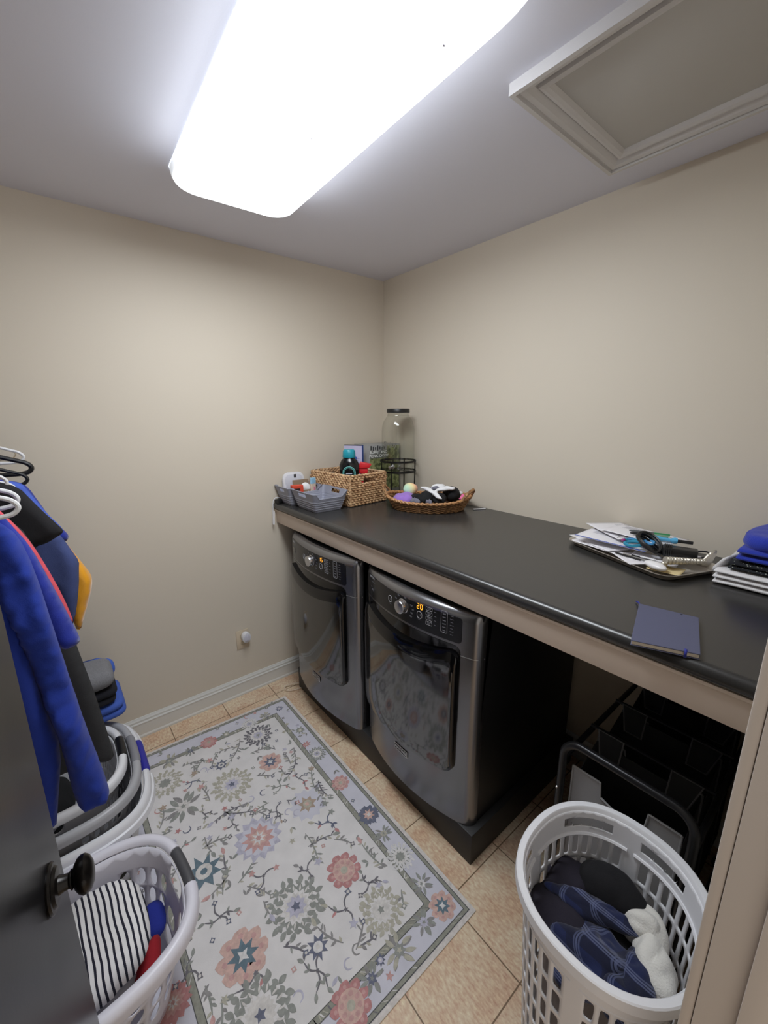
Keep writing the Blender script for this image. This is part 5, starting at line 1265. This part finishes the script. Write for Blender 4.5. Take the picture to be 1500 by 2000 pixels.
# white cable over the counter end
m_ = MB().tube(spline([(-.845, -.02, Z0+.02), (-.870, -.022, Z0+.03), (-.900, -.026, Z0+.034), (-.918, -.028, Z0+.012), (-.922, -.028, Z0-.03), (-.926, -.030, Z0-.085), (-.930, -.034, Z0-.125), (-.9235, -.034, Z0-.132), (-.9185, -.031, Z0-.09), (-.9150, -.029, Z0-.05)], 8), .0026, 8); obj('charging_cable', m_, WHITE_PL, label='white cable hanging over the left front corner of the counter', cat='cable')
m_ = MB(); m_.box(-.905, -.866, -.062, -.018, Z0, Z0+.026, .005, 2, rot((-.88, -.04, 0), 20)); obj('power_adapter', m_, BLACK_PL, label='small black adapter beside the rear bin at the counter end', cat='adapter')

# metal tray of papers
T0 = Vector((-.292, -1.595, 0)); tu = Vector((-.369, -.929, 0)).normalized(); tv = Vector((.929, -.369, 0)).normalized(); TL, TW = .475, .285
MT = Matrix((tu, tv, Vector((0, 0, 1)))).transposed().to_4x4(); MT.translation = T0+Vector((0, 0, Z0))
# local: X along the long side 0..TL, Y across 0..TW (the wall side is high Y)
ty = thing('metal_tray', tuple(MT @ Vector((TL/2, TW/2, 0))), 'grey metal tray heaped with mail and oddments on the counter', 'tray')
def TR(in_, r): return rrect(in_, TL-in_, in_, TW-in_, r, 6)
m_ = MB(); rings = []
for in_, z, r in ((.028, .0005, .03), (.020, .002, .038), (.008, .018, .048), (0, .021, .055), (0, .0235, .055), (.009, .0205, .047), (.022, .005, .036), (.03, .003, .03)): rings.append([MT @ Vector((x, y, z)) for x, y in TR(in_, r)])
m_.loft(rings); obj('tray_body', m_, mat('worn_pewter', (184, 176, 164), .4, .25, vary=.2, vscale=20), ty)
PAP = mat('white_paper', (228, 226, 230), .8); PRN = mat('grey_type', (150, 150, 160), .8); PAPC = mat('cream_paper', (220, 200, 150), .8)
def sheet(cx, cy, w, h, ang, z, label, m=PAP, lines=0, curl=.004, nm='letter', cat='paper', tilt=0.0, blue=False, seed=0, head=False):
    t = thing(nm, tuple(MT @ Vector((cx, cy, z))), label, cat, 'papers on the metal tray')
    MM = MT @ Matrix.Translation((cx, cy, z)) @ Matrix.Rotation(math.radians(ang), 4, 'Z') @ Matrix.Rotation(math.radians(tilt), 4, 'Y')
    f = lambda x, y: curl*math.sin(2.2*x/w+seed)*math.cos(1.7*y/h+seed*2)
    a = MB(); a.grid(lambda u, v: MM @ Vector((-w/2+w*u, -h/2+h*v, f(-w/2+w*u, -h/2+h*v))), 10, 10); obj('sheet', a, m, t, solid=.0007, offset=0)
    if lines:
        a = MB()
        for k in range(lines):
            y = h*.34-h*.055*k; x0 = -w*.38; x1 = x0+w*RND.uniform(.35, .62)
            for q in range(6):
                xa, xb = x0+(x1-x0)*q/6, x0+(x1-x0)*(q+1)/6
                P = [(xa, y), (xb, y), (xb, y+h*.014), (xa, y+h*.014)]; a.f([a.v(MM @ Vector((x, yy, f(x, yy)+.0009))) for x, yy in P])
        obj('printed_lines', a, PRN, t, smooth=False)
    if blue:
        a = MB(); a.grid(lambda u, v: MM @ Vector((-w/2+w*u, -h/2+.010*v, f(-w/2+w*u, -h/2)+.001)), 10, 1); obj('blue_edge', a, mat('blue_print', (60, 88, 176), .6), t)
    return t
sheet(.115, .085, .20, .13, 8, .020, 'white sheet lowest at the left front of the tray', seed=1, lines=3)
sheet(.10, .115, .24, .15, -6, .026, 'white envelope low in the tray under the letters', seed=2)
sheet(.15, .135, .27, .18, 20, .048, 'letter with grey paragraphs and a blue edge lying diagonally on the tray', lines=7, blue=True, seed=3)
sheet(.095, .205, .24, .17, -14, .064, 'letter at the back left of the tray with a printed heading', lines=4, seed=4)
sheet(.19, .215, .26, .17, 10, .070, 'topmost letter leaning towards the wall in the tray', lines=5, seed=5)
sheet(.29, .07, .15, .11, -20, .022, 'small white slip at the front of the tray', seed=6, lines=2)
sheet(.33, .12, .15, .12, 30, .024, 'torn white paper under the charger', seed=7)
sheet(.405, .085, .10, .08, 25, .020, 'cream coloured note under the foil figure', m=PAPC, nm='note', seed=8)
sheet(.33, .22, .18, .1, -5, .040, 'white paper behind the black charger', seed=9)
def pen(p0, p1, r, m, capm, label):
    p0, p1 = MT @ Vector(p0), MT @ Vector(p1); t = thing('pen', tuple(p0), label, 'pen', 'pens on the metal tray'); d = p1-p0
    obj('barrel', MB().tube([p0, p0+d*.12, p0+d*.62], lambda t_: r*(.45 if t_ == 0 else 1), 10), m, t); obj('end', MB().tube([p0+d*.62, p1], r*.95, 10), capm, t)
pen((.19, .150, .084), (.275, .245, .082), .0055, mat('pen_black_grip', (30, 30, 32), .4), mat('clear_green_pen', (120, 158, 130), .3), 'pen with black grip and greenish clear barrel')
pen((.165, .172, .085), (.262, .270, .082), .005, mat('pen_grey', (96, 98, 100), .35), mat('pen_green_cap', (44, 138, 84), .35), 'pen with grey barrel and green cap behind the other pen')
tl = thing('small_screwdriver', tuple(MT @ Vector((.33, .20, .065))), 'small tool with translucent blue handle and black shaft', 'tool')
a, b2 = MT @ Vector((.262, .165, .084)), MT @ Vector((.355, .262, .080)); dv = b2-a
obj('handle', MB().tube([a+dv*t for t in (0, .1, .3, .5, .6, .66)], lambda t: .0095+.0035*math.sin(t*9), 12), mat('translucent_blue', (92, 176, 220), .25), tl)
obj('shaft', MB().tube([a+dv*.66, a+dv*1.02], .0062, 10), BLACK_PL, tl)
ky = thing('key_lanyard', tuple(MT @ Vector((.235, .11, .045))), 'teal and blue lanyard with a key ring on the letters', 'lanyard')
pts = [(.20, .115, .062), (.225, .135, .066), (.26, .13, .070), (.28, .105, .064), (.255, .085, .056), (.225, .09, .058), (.24, .112, .066), (.275, .12, .072)]
obj('strap', MB().tube(spline([MT @ Vector(p) for p in pts], 8), .006, 6), mat('teal_webbing', (44, 140, 170), .8, bump=.4, bscale=300), ky)
pts = [(.21, .12, .066), (.24, .15, .072), (.29, .155, .076), (.30, .13, .072), (.26, .14, .076)]
obj('strap', MB().tube(spline([MT @ Vector(p) for p in pts], 8), .005, 6), mat('blue_webbing', (76, 150, 206), .8), ky)
obj('ring', MB().tube([MT @ Vector((.185+.013*math.cos(q),   .112+.013*math.sin(q), .064+.006*math.sin(q))) for q in [2*PI*k/20 for k in range(20)]], .0014, 6, True), CHROME, ky)
m_ = MB(); m_.blob(MT @ Vector((.208, .100, .064)), .011, .008, .006, 5, .2, 60, 12, 8); obj('charm', m_, mat('magenta_charm', (150, 36, 120), .4), ky)
cg = thing('laptop_charger', tuple(MT @ Vector((.34, .135, .045))), 'black power brick wrapped in its own cable on the tray', 'charger')
MQ = MT @ Matrix.Translation((.345, .165, .058)) @ Matrix.Rotation(math.radians(38), 4, 'Z'); m_ = MB(); m_.box(-.02, .085, -.024, .024, -.016, .016, .004, 2, MQ); obj('brick', m_, BLACK_PL, cg)
m_ = MB()
for k in range(5):
    m_ = MB(); rr_, oz = .034+.004*(k % 3), .004*k; P = [MT @ (Vector((.298, .125, .066+oz)) + Vector((rr_*1.1*math.cos(q), rr_*.9*math.sin(q), .026*math.sin(q-2.2+.25*k)))) for q in [2*PI*i/28 for i in range(28)]]; m_.tube(P, .0042, 6, True); obj('cable_coil', m_, BLACK_PL, cg)
for k in range(4):
    m_ = MB(); ox = .006*k; P = [MQ @ Vector((-.012+ox, .027*math.cos(q), .021*math.sin(q))) for q in [2*PI*i/24 for i in range(24)]]; m_.tube(P, .0032, 6, True); obj('cable_wrap', m_, BLACK_PL, cg)
m_ = MB(); m_.tube(spline([MQ @ Vector(p) for p in ((.08, .0, .012), (.11, .02, .01), (.12, .0, .004), (.10, -.025, 0), (.07, -.035, -.01))], 8), .003, 6); obj('cable', m_, BLACK_PL, cg)
m_ = MB(); m_.blob(MT @ Vector((.395, .047, .032)), .042, .021, .013, 3, .0, 1, 28, 16, Matrix.Rotation(math.radians(-115), 4, 'Z')); obj('floss_case', m_, mat('gloss_white', (232, 230, 232), .25), label='smooth white oval case at the front corner of the tray', cat='case', ang=180)
ff = thing('foil_figure', tuple(MT @ Vector((.43, .12, .04))), 'silver foil wrapped twist with an upright fin at the tray end', 'trinket')
FOIL = mat('crinkled_foil', (196, 190, 178), .3, .75, bump=.6, bscale=300)
c0, c1 = MT @ Vector((.405, .075, .050)), MT @ Vector((.452, .205, .048)); m_ = MB()
m_.tube([c0.lerp(c1, k/60) for k in range(61)], lambda t: (.0135-.005*t)*(1+.12*math.sin(t*150)), 14); obj('wrapped_body', m_, FOIL, ff)
m_ = MB(); MQ = basis(c1+Vector((0, 0, -.004)), (c1-c0), (0, 0, 1)); pillow(m_, smooth_poly([(-.02, -.012), (.012, -.014), (.028, .02), (.030, .05), (.008, .042), (-.012, .018)], 2), .014, .012, lambda x, y, h: MQ @ Vector((x, y, h)), .005); obj('fin', m_, FOIL, ff, ang=180)
m_ = MB(); MQ = basis(c0+Vector((0, 0, -.012)), (c1-c0), (0, 0, 1)); pillow(m_, smooth_poly([(-.014, -.016), (.012, -.012), (.01, .012), (-.012, .010)], 2), .012, .008, lambda x, y, h: MQ @ Vector((x, y, h)), .005); obj('foot', m_, FOIL, ff, ang=180)
m_ = MB().tube([MT @ Vector((.01, .10, .021)), MT @ Vector((.012, .115, .048)), MT @ Vector((.016, .135, .048)), MT @ Vector((.018, .15, .021))], .004, 8); obj('tray_handle', m_, MATS['worn_pewter'], ty)
for k in range(4):
    p, q = (.23+.03*k, .045+.006*k, .026+.004*k), (.33+.02*k, .055+.012*k, .027+.003*k)
    m_ = MB().tube([MT @ Vector(p), MT @ Vector(q)], .0035, 8); obj('marker', m_, [BLACK_PL, CHROME, BLACK_PL, WHITE_PL][k], label=['black stick at the front edge of the tray', 'metal stick beside the small white slip', 'black stick lying under the charger cable', 'white stick between the charger and the oval case'][k], cat='stick')

# folded towels at the right end
TWW = mat('white_towel', (226, 224, 226), .97, bump=.6, bscale=260, sheen=.2)
TWB = mat('royal_blue_knit', (34, 54, 168), .95, bump=.7, bscale=260, sheen=.2)
DOT = bpy.data.materials.new('dotted_black_cloth'); DOT.use_nodes = True; N, L = nodes_of(DOT); b_ = N['Principled BSDF']
tc = N.new('ShaderNodeTexCoord'); vz = N.new('ShaderNodeTexVoronoi'); vz.inputs['Scale'].default_value = 130; L.new(tc.outputs['Object'], vz.inputs['Vector'])
l = N.new('ShaderNodeMath'); l.operation = 'LESS_THAN'; l.inputs[1].default_value = .22; L.new(vz.outputs['Distance'], l.inputs[0]); mx = N.new('ShaderNodeMix'); mx.data_type = 'RGBA'; mx.inputs[6].default_value = (*lin((24, 27, 34)), 1); mx.inputs[7].default_value = (*lin((176, 180, 168)), 1); L.new(l.outputs[0], mx.inputs[0]); L.new(mx.outputs[2], b_.inputs['Base Color']); b_.inputs['Roughness'].default_value = .95
GT = 'folded towels at the counter end'
def towel(m, x0, x1, y0, y1, z0, z1, label, seed, layers=3, ends=.012):
    """folded towel: stacked leaves joined by a round fold on the left (high y) side"""
    mb = MB(); h = (z1-z0)/layers
    def wv(x, y, l): return .0028*noise.noise(Vector((x*12, y*12, seed+l)))
    for l in range(layers):
        za = z0+h*l; r = h*.46; yo = .004*noise.noise(Vector((l*3.3, seed, 1)))
        prof_ = []
        for k in range(9):
            q = -PI/2+PI*k/8; prof_.append((y1-r+yo+r*math.cos(q), za+h*.5+r*math.sin(q)))
        for k in range(1, 9): prof_.append((y1-r-(y1-r-y0)*k/8, za+h*.5+r))
        for k in range(1, 9): prof_.append((y0+(y1-r-y0)*k/8, za+h*.5-r))
        rings = []
        for i in range(21):
            x = x0+(x1-x0)*i/20; e = min(i, 20-i); k_ = 1 if e > 1 else (.82 if e == 1 else .45)
            rings.append([(x, y, za+h*.5+(z-za-h*.5)*k_+wv(x, y, l)) for y, z in prof_])
        mb.loft(rings)
    return obj('folded_towel', mb, m, label=label, cat='towel', group=GT, ang=180)
towel(TWW, -.335, -.03, -2.38, -2.128, Z0+.001, Z0+.052, 'folded white towel at the bottom of the counter pile', 1, 3)
towel(DOT, -.32, -.04, -2.38, -2.158, Z0+.055, Z0+.082, 'folded black cloth with pale dots above the white towel', 2, 2)
towel(TWB, -.315, -.04, -2.38, -2.172, Z0+.085, Z0+.128, 'folded royal blue towel in the middle of the counter pile', 3, 2)
mb = MB(); MQ = basis((-.17, -2.27, Z0+.158), (1, 0, .02), (0, 1, -.20))
pillow(mb, smooth_poly([(-.15, -.10), (.13, -.10), (.14, .06), (.05, .115), (-.12, .10), (-.155, .02)], 2), .05, .025, lambda x, y, h: MQ @ Vector((x, y, h+.018*max(0, -y/.1))), .014, lambda x, y: .006*noise.noise(Vector((x*18, y*18, 5))))
obj('folded_towel', mb, TWB, label='royal blue towel lying askew on top of the counter pile', cat='towel', group=GT, ang=180)
m_ = MB(); MQ = basis((-.30, -2.134, Z0+.064), (.9, -.3, 0), (0, -.4, .9)); pillow(m_, smooth_poly([(-.03, -.05), (.14, -.03), (.16, .02), (.0, .035)], 2), .012, .01, lambda x, y, h: MQ @ Vector((x, y, h)), .01); obj('white_washcloth', m_, TWW, label='white cloth corner draped beside the blue towels', cat='towel', ang=180)

# blue notebook over the counter edge
NB = [Vector((-.948, -2.113, 0)), Vector((-.894, -2.238, 0)), Vector((-.688, -2.182, 0)), Vector((-.718, -2.048, 0))]
nb = thing('notebook', (-.81, -2.14, Z0), 'dusty blue hardcover notebook lying over the front edge of the counter', 'notebook')
NBM = mat('dusty_blue_cover', (80, 82, 106), .75, bump=.3, bscale=400)
def quad(z0, z1, ins=0.0): 
    c_ = sum(NB, Vector())/4; q = [p.lerp(c_, ins) for p in NB]
    m_ = MB(); m_.loft([[Vector((p.x, p.y, z)) for p in q] for z in (z0, z1)]); bmesh.ops.bevel(m_.bm, geom=[e for e in m_.bm.edges], offset=.0008, segments=1, affect='EDGES'); return m_
obj('back_cover', quad(Z0+.0002, Z0+.0026), NBM, nb); obj('page_block', quad(Z0+.0027, Z0+.0118, .022), mat('page_edges', (206, 196, 182), .85), nb); obj('front_cover', quad(Z0+.0119, Z0+.0145), NBM, nb)
c_ = sum(NB, Vector())/4
ELB = mat('blue_elastic', (40, 46, 138), .7)
a, b2 = NB[0].lerp(NB[1], .80), NB[3].lerp(NB[2], .80); d_ = (b2-a).normalized()*.0012; s_ = Vector((-d_.y, d_.x, 0)).normalized()*.0028
lp_ = [(a-d_, Z0-.0006), (a-d_, Z0+.0155), (a+d_*9, Z0+.0155), (a+d_*9, Z0+.0150)]
m_ = MB(); m_.loft([[Vector((p.x, p.y, z))+s_*k for p, z in lp_] for k in (-1, 1)], closed=False); obj('elastic_band', m_, ELB, nb, solid=.0006, offset=0)
t0 = NB[3]; m_ = MB().tube(spline([(t0.x-.004, t0.y-.008, Z0+.008), (t0.x+.012, t0.y+.006, Z0+.012), (t0.x+.022, t0.y+.010, Z0+.008), (t0.x+.032, t0.y+.018, Z0+.004)], 6), .0022, 6); obj('ribbon', m_, ELB, nb)
m_ = MB(); p = NB[3].lerp(NB[2], .74); m_.blob((p.x-.008, p.y, Z0+.0148), .004, .0025, .0008, 1, .2, 100, 8, 6); obj('ink_spot', m_, mat('dark_ink', (24, 26, 44), .7), nb)
for o in list(bpy.data.objects):
    for k in ('_o', '_c'):
        if k in o: del o[k]
